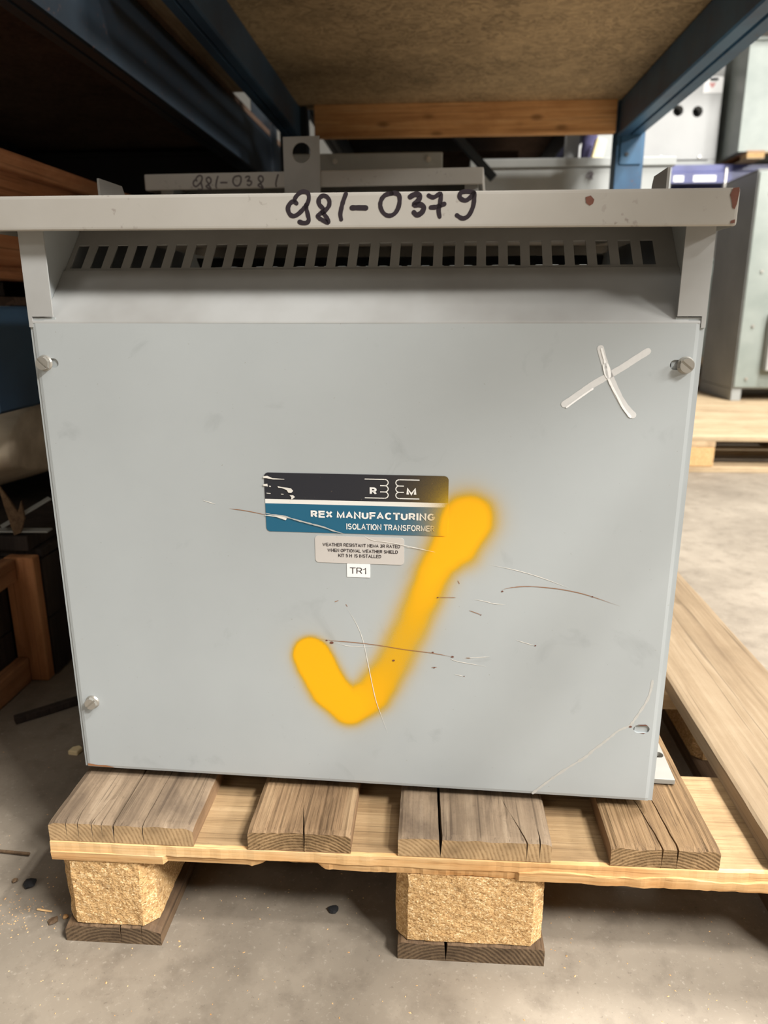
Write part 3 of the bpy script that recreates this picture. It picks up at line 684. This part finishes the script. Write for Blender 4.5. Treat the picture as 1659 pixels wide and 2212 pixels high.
tr, fp, lid = transformer('light grey steel isolation transformer with yellow spray tick and white cross on its front', (.0081, .0749, BZ), R(-2.05))
# writing and marks
for ids in ((0, 1), (2,), (3,), (4,), (5,), (6,), (7, 8), (9,)):
    ribbons([NUMBER[i] for i in ids], .0042 if 4 in ids or 6 in ids else .0035, -.018, M_ink, 'handwritten_digit', lid, jit=.18)
for q in LIDRUST: patches([q], -.018, M_rust, 'rust_spot', lid)
ribbons([s for s in CROSS], .0056, 0, M_xfilm, 'paint_cross', fp, .0003, .1)
for q, w in ((CROSSHI[0], .0018), (CROSSHI[1], .0014)): ribbons([q], w, 0, M_xfull, 'thick_stroke', fp, .0006, .5)
ribbons([CROSSHI[2]], .005, 0, M_xfull, 'thick_stroke', fp, .0006, .3)
o = ribbons(SCRATCH, .0006, 0, M_bare, 'scratch', fp, .0003, .5, .3); o['kind'] = 'stuff'
o = ribbons(RUSTLINE, .0006, 0, M_rustline, 'rust_line', fp, .00035, .6, .2); o['kind'] = 'stuff'
def blob(p, r, n=8, seed=0): return [(p[0]+r*(1+.5*noise.noise(Vector((math.cos(k*6.28/n)*2, math.sin(k*6.28/n)*2, seed))))*math.cos(6.28*k/n), p[1]+.7*r*(1+.5*noise.noise(Vector((k, seed, 3))))*math.sin(6.28*k/n)) for k in range(n)]
o = patches([blob(p, p[2]*.85, 8, i) for i, p in enumerate(RUSTDOT)], 0, M_rust, 'rust_dots', fp, .0004); o['kind'] = 'stuff'
ribbons([SCAR], .0024, 0, M_scar, 'long_scar', fp, .00008, .9)
for q in (blob((.5592, .2372), .0014, 8, 4), [(.5655, .2398), (.5735, .2404), (.576, .2385), (.5735, .2392), (.569, .2388)], [(.568, .2312), (.574, .2310), (.572, .2302)]): patches([q], 0, M_rust, 'rust_spot', fp)
patches([[(.0005, .1562), (.0005, .159), (.006, .1585), (.012, .1575), (.02, .158), (.028, .1565), (.03, .1556)]], 0, M_rustline, 'rust_spot', fp)
# nameplate
M_np_black = panel_mat('nameplate_black', srgb(38,40,48), .15); M_np_white = panel_mat('nameplate_white', srgb(238,236,230), .05); M_np_teal = panel_mat('nameplate_teal', srgb(28,98,128), .1)
M_np_print = panel_mat('nameplate_print', srgb(244,243,240), 0)
M_st_grey = panel_mat('sticker_silver', srgb(204,198,192), .12); M_st_white = plain('sticker_white', srgb(244,243,241), .5, var=.02)
def plate(name, u0, u1, z0, z1, r, bands, mats, v=0, t=.0005, nu=70):
    zs = sorted(set([z0+(z1-z0)*k/24 for k in range(25)]+[b for b in bands]+[z0+r*(1-math.cos(R(90)*k/8)) for k in range(9)]+[z1-r*(1-math.cos(R(90)*k/8)) for k in range(9)]))
    V, Fc, mi = [], [], []
    for z in zs:
        e = min(z-z0, z1-z); x = r-math.sqrt(max(0, r*r-(r-e)**2)) if e < r else 0
        V += [(u0+x+(u1-u0-2*x)*k/nu, v-t, z) for k in range(nu+1)]
    for j in range(len(zs)-1):
        b = sum(1 for q in bands if zs[j] >= q-1e-6)
        for i in range(nu): a = j*(nu+1)+i; Fc.append((a, a+1, a+nu+2, a+nu+1)); mi.append(b)
    nt = len(zs)-1
    rim = list(range(nu+1))+[j*(nu+1)+nu for j in range(1, nt+1)]+[nt*(nu+1)+i for i in range(nu-1, -1, -1)]+[j*(nu+1) for j in range(nt-1, 0, -1)]
    q = len(V)
    for k in rim: V.append((V[k][0], v, V[k][2]))
    m = len(rim)
    for k in range(m): Fc.append((rim[(k+1) % m], rim[k], q+k, q+(k+1) % m)); mi.append(min(len(mats)-1, sum(1 for b in bands if V[rim[k]][2] >= b)))
    o = link(name, mesh_from(V, Fc, mats, mi), tr); o.location = (0, 0, -BZ); return o
npl = plate('nameplate', .2081, .3786, .4250, .4818, .004, [.4524, .4566], [M_np_teal, M_np_white, M_np_black])
lab(npl, 'black and teal nameplate with white lettering')
set_spray(npl, .35, -.002, .72)
U = lambda mm: .2081+mm/1000
ZT = .4814
pr_ = lettering([('REX', U(43), U(63.5), .4398, .0068, .23), ('MANUFACTURING', U(67.5), U(158.8), .4396, .0068, .22), ('ISOLATION TRANSFORMER', U(76.4), U(158.4), .4291, .0058, .17), ('R', U(98.6), U(105), .4632, .0068, .23), ('M', U(132.3), U(141.4), .4632, .0068, .23)], -.0005, M_np_print, 'lettering', npl, .0003)
set_spray(pr_, .6, -.002, .9)
def coil(mir):
    X = (lambda x: U(x)) if not mir else (lambda x: U(238.2-x)); S = []
    zt = ZT-.0037; r = .00295
    S.append([(X(94), zt), (X(104), zt), (X(112.2), zt)])
    for k in range(3):
        cz = zt-r*(2*k+1); cxx = 112.4
        S.append([(X(cxx+3.2*math.sin(R(a))), cz+r*math.cos(R(a))) for a in range(0, 181, 30)])
        if k < 2: S.append([(X(108.2), cz-r), (X(110.5), cz-r), (X(cxx), cz-r)])
    S.append([(X(94), zt-6*r), (X(104), zt-6*r), (X(112.2), zt-6*r)])
    return S
for mir in (0, 1): ribbons(coil(mir), .0009, -.0005, M_np_white, 'coil_emblem', npl, .0003, 0, k=3, cap=False)
for q in CHIPS+[TORN]: patches([q], -.0005, M_bare, 'scrape', npl, .0006)
ribbons([LABELCUT], .0013, -.0005, M_scar, 'scratch_cut', npl, .0007, .8, .15)
st = plate('rating_sticker', .2543, .3386, .3955, .4220, .0035, [], [M_st_grey]); lab(st, 'silver sticker with small black capitals'); set_spray(st, .3)
X2 = lambda mm: .2543+mm/1000
lettering([('WEATHER RESISTANT NEMA 3R RATED', X2(7.2), X2(80.6), .4120, .0033, .16), ('WHEN OPTIONAL WEATHER SHIELD', X2(11.9), X2(78.5), .4065, .0033, .16), ('KIT 5 H  IS INSTALLED', X2(22), X2(62.8), .4016, .0033, .16)], -.0005, M_ink, 'lettering', st, .0002)
ribbons([LABELCUT2], .0006, -.0005, M_bare, 'scratch_cut', st, .0004, .5, .2)
s3 = plate('tag_sticker', .2843, .3065, .3817, .3953, .0006, [], [M_st_white]); lab(s3, 'small white tag under the silver sticker')
lettering([('TR1', .2872, .3027, .3853, .0062, .10)], -.0005, M_ink, 'lettering', s3, .0002)
# screws
def screw(p, ang):
    bm = bmesh.new(); circ = lambda r, n, z=0: [(r*math.cos(2*math.pi*k/n), r*math.sin(2*math.pi*k/n)) for k in range(n)]
    bmesh.ops.create_cone(bm, cap_ends=True, segments=32, radius1=.0074, radius2=.0064, depth=.0016); bm.transform(Matrix.Translation((0, 0, .0008)))
    hexa = circ(.0064, 6); prism(bm, hexa, 'z', .0016, .0044)
    for sg in (1, -1):       # two halves of the head leave the driver slot between them
        half = [(-.0055, sg*.0009), (.0055, sg*.0009)]+[(.0058*math.cos(R(a)), sg*.0058*math.sin(R(a))) for a in range(12, 169, 12)]
        prism(bm, half, 'z', .0044, .0058)
    o = link('screw', bm_mesh(bm, M_steel), tr)
    o.data.transform(Matrix.Translation((p[0], 0, p[1]-BZ)) @ Matrix.Rotation(R(90), 4, 'X') @ Matrix.Rotation(R(ang), 4, 'Z'))
    lab(o, 'zinc hex head screw with a slot')
for p, a in zip(SCREWS, (-45, -38, 42)): screw(p, a)

# second transformer behind, on two stacked pallets
simple_pallet('brown pallet standing on the floor under the rear grey transformer, lower of two', (-.27, .868, 0), R(-4.2), .68, .8)
simple_pallet('brown pallet stacked directly under the rear grey transformer, upper of two', (-.27, .868, .1441), R(-4.2), .68, .8)
t2, fp2, lid2 = transformer('grey transformer behind the front one, lid marked 981-0381 and lifting lug with round hole', (-.1415, .8745, .2882), R(-4.3), False)
def sh(s, du, dz=-.004): return [(p[0]-.175+du, p[1]+dz) for p in s]
c8 = .0985; c1 = .155
for q in ([sh(NUMBER[0], 0), sh(NUMBER[1], 0)], [sh(NUMBER[2], 0)], [sh(NUMBER[3], 0)], [sh(NUMBER[4], 0)], [sh(NUMBER[5], 0)], [sh(NUMBER[6], 0)], [sh(NUMBER[2], c8)], [sh(NUMBER[3], .113)]):
    ribbons(q, .0030, -.018, M_ink_faint, 'handwritten_digit', lid2)

# ------------------------------------------------------------------ pallet racks
def beam(parent, x0, x1, y0, y1, z0, z1, mat, name='beam'):
    """box beam along y with a rolled lower lip"""
    w = x1-x0
    pts = [(x0, z0+.004), (x0+.004, z0), (x0+w*.42, z0), (x0+w*.45, z0+.006), (x0+w*.52, z0+.006), (x0+w*.55, z0), (x1-.004, z0), (x1, z0+.004), (x1, z1-.004), (x1-.004, z1), (x0+.004, z1), (x0, z1-.004)]
    bm = bmesh.new(); prism(bm, pts, 'y', y0, y1); return link(name, bm_mesh(bm, mat), parent)
def post(parent, x, y, h, mat, w=.088, d=.07):
    bm = bmesh.new(); t = .003
    for a, b in (((x, y, 0), (x+w, y+t, h)), ((x, y, 0), (x+t, y+d, h)), ((x+w-t, y, 0), (x+w, y+d, h)), ((x-.02, y-.02, 0), (x+w+.02, y+d+.02, .006))): add_box(bm, a, b, .0008, 1)
    o = link('upright', bm_mesh(bm, mat), parent); return o
SZ = 1.252
rk = thing('pallet_rack', 'blue steel pallet rack over the grey transformer, its near bay with brown board decking', 'rack', (0, 0, 0))
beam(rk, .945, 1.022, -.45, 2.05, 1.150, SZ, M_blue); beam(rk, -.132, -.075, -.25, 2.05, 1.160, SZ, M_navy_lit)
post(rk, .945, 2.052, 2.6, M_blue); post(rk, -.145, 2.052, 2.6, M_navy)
def connector(parent, x, y, z0, z1, w, mat):
    o = box('beam_connector', (x, y, z0), (x+w, y+.006, z1), mat, parent, .0015); 
    for zz in (z0+.03, z1-.03):
        c = cyl('rivet', (x+w*.3, y-.002, zz), (0, 1, 0), .006, .004, M_dark, o, 12)
    return o
connector(rk, .957, 2.046, 1.065, 1.20, .068, M_blue)
connector(rk, -.135, 2.046, 1.08, 1.22, .058, M_navy)
bar('brace', (.30, 2.09, 1.30), (.56, 2.09, 1.035), .035, .025, M_navy, rk); bar('brace', (-.06, 2.09, 1.08), (.95, 2.09, 1.08-.62), .035, .025, M_navy, rk)
bar('brace', (-.06, 2.09, .2), (.95, 2.09, .2), .03, .03, M_navy, rk)
tag(box('shelf_board', (-.125, -.25, SZ+.001), (1.015, 2.10, SZ+.021), M_osb, None, .001), 'brown particle board shelf spanning above the grey transformer', 'shelf board')
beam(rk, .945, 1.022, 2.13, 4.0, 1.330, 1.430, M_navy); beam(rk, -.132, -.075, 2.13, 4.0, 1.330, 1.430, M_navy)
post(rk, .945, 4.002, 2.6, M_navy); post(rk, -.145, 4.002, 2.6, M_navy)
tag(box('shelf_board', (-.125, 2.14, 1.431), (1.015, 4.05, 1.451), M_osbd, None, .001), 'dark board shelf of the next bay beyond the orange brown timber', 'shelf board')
tag(box('cross_timber', (-.028, 2.035, 1.158), (.936, 2.075, SZ+.001), M_timber, None, .003), 'orange brown timber across the far end of the board shelf', 'timber')
# neighbouring rack row on the left
r2 = thing('pallet_rack', 'dark blue rack row on the left with brown crates on its beams', 'rack', (0, 0, 0))
for x0, x1, ma, mb in ((-.352, -.29, M_navy, M_navy_lit), (-1.45, -1.39, M_navy_shade, M_navy_shade)):
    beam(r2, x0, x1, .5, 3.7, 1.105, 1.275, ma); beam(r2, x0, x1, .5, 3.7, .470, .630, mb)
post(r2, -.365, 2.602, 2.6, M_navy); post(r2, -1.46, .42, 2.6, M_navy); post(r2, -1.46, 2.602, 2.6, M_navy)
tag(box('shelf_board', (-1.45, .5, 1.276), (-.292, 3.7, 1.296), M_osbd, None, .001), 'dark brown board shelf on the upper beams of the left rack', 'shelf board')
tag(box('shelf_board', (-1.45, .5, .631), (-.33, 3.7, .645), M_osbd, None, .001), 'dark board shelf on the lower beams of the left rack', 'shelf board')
# timber standing on the upper shelf, seen through the slit between the two beams
def stick(label, a, b, mat, name='timber_offcut', cat='timber'): return tag(box(name, a, b, mat, None, .002), label, cat)
pb = simple_pallet('pallet lying on the upper shelf, seen in the slit between the two left beams', (-.40, .95, 1.2965), 0, 1.1, .26, None, 1)
# crates on the left
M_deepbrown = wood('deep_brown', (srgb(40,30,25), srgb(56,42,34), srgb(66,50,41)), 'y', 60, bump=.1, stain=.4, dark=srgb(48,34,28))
def crate(label, x0, x1, y0, y1, z0, z1, plank_mat, cleat_mat, nb, cl=.022, base=.0):
    c = thing('wooden_crate', label, 'crate', ((x0+x1)/2, (y0+y1)/2, z0))
    ox, oy = (x0+x1)/2, (y0+y1)/2; s = lambda o: (setattr(o, 'location', (-ox, -oy, -z0)), o)[1]
    h = (z1-z0-base)/nb
    for k in range(nb):
        za, zb = z0+base+k*h, z0+base+(k+1)*h-.002
        s(box('side_board', (x1-.018, y0, za), (x1, y1, zb), plank_mat, c, .0015, 1)); s(box('side_board', (x0, y0, za), (x0+.018, y1, zb), plank_mat, c, .0015, 1))
        s(box('end_board', (x0+.019, y1-.018, za), (x1-.019, y1, zb), plank_mat, c, .0015, 1)); s(box('end_board', (x0+.019, y0, za), (x1-.019, y0+.018, zb), plank_mat, c, .0015, 1))
    s(box('lid_board', (x0, y0, z1), (x1, y1, z1+.016), plank_mat, c, .002, 1))
    if base:
        for y in (y0+.02, (y0+y1)/2-.05, y1-.12): s(box('skid', (x0, y, z0), (x1, y+.1, z0+base-.001), M_black, c, .002, 1))
    return c, s
c2, s2 = crate('brown plank crate on the lower beams of the left rack, pale batten along its top', -.95, -.345, .53, 1.75, .6455, .860, M_crate2, M_crate2, 2, base=.026)
s2(box('batten', (-.3445, .53, .845), (-.325, 1.75, .8745), M_crate2, c2, .002, 1)); s2(box('batten', (-.3445, .53, .672), (-.325, 1.75, .692), M_crate2, c2, .002, 1))
c1_, s1 = crate('low red brown crate on the floor at the left edge, orange patch on top', -.95, -.342, .02, .528, 0, .195, M_black, M_wood_y, 2)
s1(box('cleat', (-.3415, .530, .0), (-.290, .552, .226), M_wood_z, c1_, .002, 1)); s1(box('cleat', (-.3415, .02, .0), (-.319, .528, .045), M_wood_y, c1_, .002, 1)); s1(box('cleat', (-.3415, .02, .186), (-.319, .528, .226), M_wood_y, c1_, .002, 1))
M_orange = plain('orange_patch', srgb(176,112,48), .7)
s1(lab(box('patch', (-.52, .30, .2115), (-.37, .50, .2135), M_orange, c1_, .0005), 'orange patch'))
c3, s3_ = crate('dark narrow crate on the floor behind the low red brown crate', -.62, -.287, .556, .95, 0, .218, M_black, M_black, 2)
# wrapped bundle and scrap under the lower beam
M_canvas = NT('canvas'); _v = M_canvas.coords((1, .3, 1)); _n = M_canvas.noise(_v, 14, 4)
M_canvas.bump(_n, .5, .01); M_canvas = M_canvas.out(M_canvas.ramp(_n, ((.3, srgb(190,172,148)), (.7, srgb(236,220,194)))), .85)
bm = bmesh.new(); add_box(bm, (-.62, -.35, -.10), (.0, .35, .12), 0); bmesh.ops.subdivide_edges(bm, edges=bm.edges[:], cuts=14, use_grid_fill=True)
for v in bm.verts:
    x, z = (v.co.x+.31)/.31, (v.co.z-.01)/.11; yy = v.co.y/.35
    v.co.x = -.31+.31*x*math.sqrt(max(.05, 1-z*z*.42)); v.co.z = .01+.11*z*math.sqrt(1-x*x*.42)*math.sqrt(max(.1, 1-yy**4*.6))
    v.co += noise.noise_vector(v.co*9)*.012+noise.noise_vector(v.co*28)*.004
bundle = link('canvas_bundle', bm_mesh(bm, M_canvas, True), None, (-.715, .60, .376), (0, 0, R(-86))); tag(bundle, 'beige canvas wrapped bundle tucked under the blue lower beam of the left rack', 'bundle')
tag(box('dark_pallet_board', (-1.0, .54, .2345), (-.30, 1.20, .2605), M_black, None, .003), 'dark board lying on the narrow dark crate under the beige bundle', 'board')
# metal strips and splinter
def strip(label, p, q, w, mat, th=.003, name='metal_strip', cat='strip'): return tag(bar(name, p, q, w, th, mat, None, .0006), label, cat)

strip('grey metal strip lying flat across the dark board below the beige bundle', (-.365, .555, .266), (-.270, .560, .266), .02, M_cab)
strip('grey metal strip tilted up against the beige bundle', (-.345, .545, .275), (-.285, .60, .312), .016, M_cab)
bm = bmesh.new(); pts = [(0, 0), (.012, .005), (.022, .03), (.02, .06), (.012, .04), (-.016, .088), (-.01, .05), (-.004, .02)]
prism(bm, pts, 'y', 0, .004); tag(link('wood_splinter', bm_mesh(bm, M_skid), None, (-.325, .545, .2606)), 'brown wood splinter standing up in front of the beige bundle', 'splinter')
def crumb(label, loc, r, mat, seed, flat=.6, name='wood_chip', cat='chip', n=1):
    bm = bmesh.new(); bmesh.ops.create_icosphere(bm, subdivisions=2, radius=r)
    for v in bm.verts:
        v.co += noise.noise_vector(v.co*(1.3/r)+Vector((seed, 0, 0)))*r*.45; v.co.z *= flat
    z0 = min(v.co.z for v in bm.verts)
    for v in bm.verts: v.co.z -= z0
    return tag(link(name, bm_mesh(bm, mat), None, loc), label, cat)
bm = bmesh.new(); prism(bm, [(-.008, -.005), (.007, -.007), (.009, .006), (.002, .011), (-.006, .006)], 'z', 0, .007)
bmesh.ops.bevel(bm, geom=bm.edges[:], offset=.001, segments=1, affect='EDGES')
tag(link('wood_chip', bm_mesh(bm, M_cream), None, (-.1436, .3225, 0)), 'small yellow wood chip on the floor left of the grey transformer', 'chip')
crumb('dark lump of dirt on the floor left of the front pallet', (-.0736, .0687, 0), .007, M_hole, 3, name='dirt_lump', cat='dirt')
crumb('small dark crumb on the floor just left of the larger dirt lump', (-.094, .074, 0), .0035, M_skid, 5, name='dirt_lump', cat='dirt')
crumb('black speck of dirt on the open floor between the two front blocks', (.2723, .0557, 0), .0055, M_hole, 8, .35, 'dirt_lump', 'dirt')
strip('thin dry twig on the floor at the left edge', (-.145, .118, .003), (-.098, .114, .004), .003, M_skid, .003, 'twig', 'twig')
strip('short pale splinter of wood lying left of the front pallet', (-.048, .036, .0016), (-.030, .034, .0016), .0022, M_str_raw, .0016, 'wood_splinter', 'splinter')
strip('rough dark stick lying across the floor beside the low crate', (-.275, .395, .006), (-.19, .470, .007), .014, M_black, .010, 'stick', 'stick')
crumb('brown curled chip on the floor against the left skid', (-.022, .022, 0), .005, M_skid, 13, .4)
crumb('pale crumb of wood on the floor at the left corner of the front skid', (-.012, .028, 0), .003, M_str_raw, 15)
V, Fc = [], []
rng = random.Random(3)
for i in range(900):
    if i < 500: x, y = rng.uniform(-.25, 1.0), rng.uniform(-.16, .5)
    elif i < 620: x, y = rng.gauss(-.06, .03), rng.gauss(.03, .018)
    else: x, y = rng.uniform(-.35, 1.0), rng.uniform(-.16, .1)
    if y > -.004 and (-.004 < x < .106 or .338 < x < .492 or .734 < x < .846): continue
    r = rng.uniform(.0003, .0008)*(1.4 if rng.random() < .06 else 1); a = rng.uniform(0, 6.28); l = rng.uniform(1, 2.2)
    k = len(V); dx, dy = math.cos(a)*r*l, math.sin(a)*r*l
    V += [(x-dx, y-dy, 0), (x+dy/l, y-dx/l, 0), (x+dx, y+dy, 0), (x-dy/l, y+dx/l, 0), (x, y, r*.9)]
    Fc += [(k, k+1, k+4), (k+1, k+2, k+4), (k+2, k+3, k+4), (k+3, k, k+4)]
o = link('sawdust', mesh_from(V, Fc, M_str_raw)); o['kind'] = 'stuff'; tag(o, 'pale sawdust crumbs scattered over the concrete floor', 'sawdust')


# ------------------------------------------------------------------ machines behind
def enclosure(name, label, x0, x1, y0, y1, z0, z1, mat, cat='cabinet', lidh=.03, feet=.05, over=.008):
    e = thing(name, label, cat, ((x0+x1)/2, (y0+y1)/2, z0)); ox, oy = (x0+x1)/2, (y0+y1)/2
    s = lambda o: (setattr(o, 'location', (-ox, -oy, -z0)), o)[1]
    s(box('body', (x0, y0, z0+feet), (x1, y1, z1-lidh-.001), mat, e, .004)); s(box('lid', (x0-over, y0-over, z1-lidh), (x1+over, y1+over, z1), mat, e, .004))
    if feet:
        for fx in (x0, x1-.05): s(box('foot_rail', (fx, y0, z0), (fx+.05, y1, z0+feet-.001), mat, e, .003))
    return e, s
t3, q3 = enclosure('steel_enclosure', 'tall dark grey enclosure with bolted lid rim behind the rear transformer', -.02, .378, 1.56, 1.93, 0, 1.021, M_cab, lidh=.048)
q3(cyl('bolt', (.349, 1.551, 1.002), (0, 1, 0), .0075, .01, M_steel, t3, 6)); q3(cyl('bolt', (.10, 1.551, 1.0), (0, 1, 0), .0075, .01, M_steel, t3, 6))
c4, q4 = enclosure('steel_enclosure', 'long light grey enclosure beside the far blue upright, faint scribble near its end', .50, 1.20, 2.31, 2.80, 0, 1.132, M_cab, lidh=.030, over=.01)
ribbons([[(p[0]*1.1-.345+.98, p[1]+.366) for p in NUMBER[0]]], .004, 2.305, M_ink_faint, 'scribble', c4); c4.children[-1].location = (-.85, -2.555, 0)
ribbons([[(p[0]*1.1-.345+.965, p[1]+.366) for p in NUMBER[2]]], .004, 2.305, M_ink_faint, 'scribble', c4); c4.children[-1].location = (-.85, -2.555, 0)
stick('pale grey metal panel standing on the long grey enclosure', (.862, 2.58, 1.1325), (.918, 2.60, 1.31), M_white, 'steel_sheet', 'sheet')
bm = bmesh.new(); bmesh.ops.create_cone(bm, cap_ends=True, segments=20, radius1=.03, radius2=.027, depth=.18)
bmesh.ops.subdivide_edges(bm, edges=[e for e in bm.edges if abs(e.verts[0].co.z-e.verts[1].co.z) > .1], cuts=8)
for v in bm.verts: v.co += noise.noise_vector(v.co*40)*.006
tag(link('cloth_roll', bm_mesh(bm, M_cloth, True), None, (.947, 2.53, 1.2235)), 'violet cloth roll standing on the long grey enclosure', 'cloth')
bm = bmesh.new(); add_box(bm, (-.021, -.02, 0), (.021, .02, .085), .012, 3); bm.transform(Matrix.Rotation(R(12), 4, 'Y'))
tag(link('foam_block', bm_mesh(bm, M_cream), None, (.958, 2.455, 1.137)), 'cream foam block in front of the violet cloth roll', 'foam')
stick('grey sheet standing beside the far blue upright behind the cream block', (.972, 2.60, 1.1325), (1.05, 2.62, 1.31), M_cab, 'steel_sheet', 'sheet')
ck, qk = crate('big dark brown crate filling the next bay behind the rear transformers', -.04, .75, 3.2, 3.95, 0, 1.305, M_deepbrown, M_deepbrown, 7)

cl, ql = crate('added filler crate coloured as deep shade, far end of the left rack, on its lower beams', -1.36, -.37, 2.75, 3.6, .6455, 1.24, M_shade, M_shade, 4)  # filler added to darken the gap behind; the shade is in its colour
# right aisle
simple_pallet('pale pallet on the floor at right, front one of the two under the grey cabinet', (1.36, 3.10, 0), R(-90), 1.2, .8, None, 7, M_pal_y)
simple_pallet('pale pallet on the floor at right, rear one carrying the grey vented cabinet', (1.40, 3.93, 0), R(-90), 1.2, .8, None, 7, M_pal_y)
cc, qc = enclosure('vented_cabinet', 'grey cabinet on pallets in the right aisle, pale plate and hood on its front', 1.925, 2.60, 3.41, 3.89, .1445, 1.262, M_cab, lidh=.006, feet=.062, over=.002)
qc(box('front_frame', (1.93, 3.398, .215), (2.595, 3.409, 1.25), M_galv, cc, .003)); 
qc(lab(box('cover_plate', (2.055, 3.345, .305), (2.55, 3.397, .585), M_white, cc, .003), 'pale cover plate'))
qc(box('vent_hood', (2.06, 3.335, .845), (2.55, 3.397, 1.17), M_galv, cc, .012))
for x, z in ((1.995, .79), (1.985, .525), (1.985, .26), (1.99, 1.15)): qc(cyl('bolt', (x, 3.395, z), (0, 1, 0), .008, .008, M_steel, cc, 8))
qc(box('lifting_pin', (1.905, 3.80, 1.20), (1.917, 3.812, 1.33), M_steel, cc, .002))

r3 = thing('pallet_rack', 'violet steel rack across the right aisle carrying white and galvanised enclosures', 'rack', (0, 0, 0))
bm = bmesh.new(); prism(bm, [(4.35, 1.335), (4.41, 1.335), (4.41, 1.44), (4.37, 1.44), (4.37, 1.405), (4.35, 1.395)], 'x', 1.20, 3.3); link('beam', bm_mesh(bm, M_violet), r3)
bm = bmesh.new(); prism(bm, [(5.1, 1.335), (5.16, 1.335), (5.16, 1.44), (5.1, 1.44)], 'x', 1.20, 3.3); link('beam', bm_mesh(bm, M_violet), r3)
bm = bmesh.new(); prism(bm, [(4.16, 2.10), (4.22, 2.10), (4.22, 2.22), (4.16, 2.22)], 'x', 1.20, 3.3); link('beam', bm_mesh(bm, M_navy), r3)
for x in (1.108, 3.302):
    for y in (4.34, 5.1): post(r3, x, y, 2.6, M_violet)
for k, (x0, x1) in enumerate(((1.55, 1.688), (1.795, 1.855), (1.912, 2.045))): lab(box('beam_label', (x0, 4.3475, 1.343), (x1, 4.3495, 1.378), M_st_white, r3, 0), 'white label on the beam')
for x in (1.26, 1.9, 2.6): box('cross_rail', (x, 4.411, 1.40), (x+.05, 5.099, 1.439), M_cab, r3, .002)
ca, qa = enclosure('white_enclosure', 'white steel enclosure with two round knockout holes on the violet beam', 1.24, 2.082, 4.50, 5.05, 1.4405, 2.35, M_white, lidh=.03, feet=.05)
body = [o for o in ca.children if o.name.startswith('body')][0]
cs = []
for x, z in ((1.8283-1.661, 1.765-1.4405), (1.9443-1.661, 1.758-1.4405)):
    cs.append(cyl('cutter', (x+1.661, 4.5, z+1.4405), (0, 1, 0), .031, .16, M_hole))
bm = bmesh.new(); bm.from_mesh(body.data); bm.free()
cut_src = body; body.location = (0, 0, 0); bpy.context.view_layer.update(); par = body.parent; body.parent = None; cut(body, cs); body.parent = par; body.location = (-1.661, -4.775, -1.4405)
for x, z in ((1.8283, 1.765), (1.9443, 1.758)): qa(cyl('knockout', (x, 4.576, z), (0, 1, 0), .0305, .004, M_hole, ca, 24))
qa(lab(box('warning_label', (1.965, 4.4985, 1.858), (2.078, 4.4998, 1.945), M_st_white, ca, 0), 'white label with a red mark'))
bm = bmesh.new(); prism(bm, [(1.995, 1.912), (2.035, 1.912), (2.025, 1.893), (2.015, 1.885), (2.003, 1.897)], 'y', 4.4975, 4.4984); qa(link('red_mark', bm_mesh(bm, plain('red_print', srgb(214,150,146), .6)), ca))
qa(box('latch', (2.0, 4.488, 1.925), (2.045, 4.499, 1.937), M_dark, ca, .002)); qa(box('bottom_rail', (1.24, 4.49, 1.455), (2.06, 4.499, 1.482), M_cab, ca, .002))
for x in (1.75, 1.98): qa(cyl('bolt', (x, 4.495, 1.506), (0, 1, 0), .008, .01, M_steel, ca, 8))
bp_ = simple_pallet('small orange brown pallet on the violet rack under the galvanised enclosure', (2.155, 4.20, 1.4405), 0, .85, .9, None, 3, M_wood_y)
for o in bp_.children: o.scale.z = 1
bp_.scale = (1, 1, .30)
cb, qb = enclosure('galvanised_enclosure', 'tall galvanised enclosure on the orange brown pallet at the right edge', 2.115, 3.0, 4.24, 4.98, 1.484, 2.075, M_galv, lidh=.02, feet=0)
cd, qd = enclosure('steel_enclosure', 'pale enclosure low behind the vented cabinet, half hidden by it', 1.95, 2.75, 4.62, 5.2, .290, .918, M_galv, lidh=.02, feet=0)
for o in ('lower', 'upper'):
    simple_pallet('brown pallet far back on the right, %s one under the pale low enclosure' % o, (1.9, 4.60, 0 if o == 'lower' else .1442), 0, .8, 1.0)
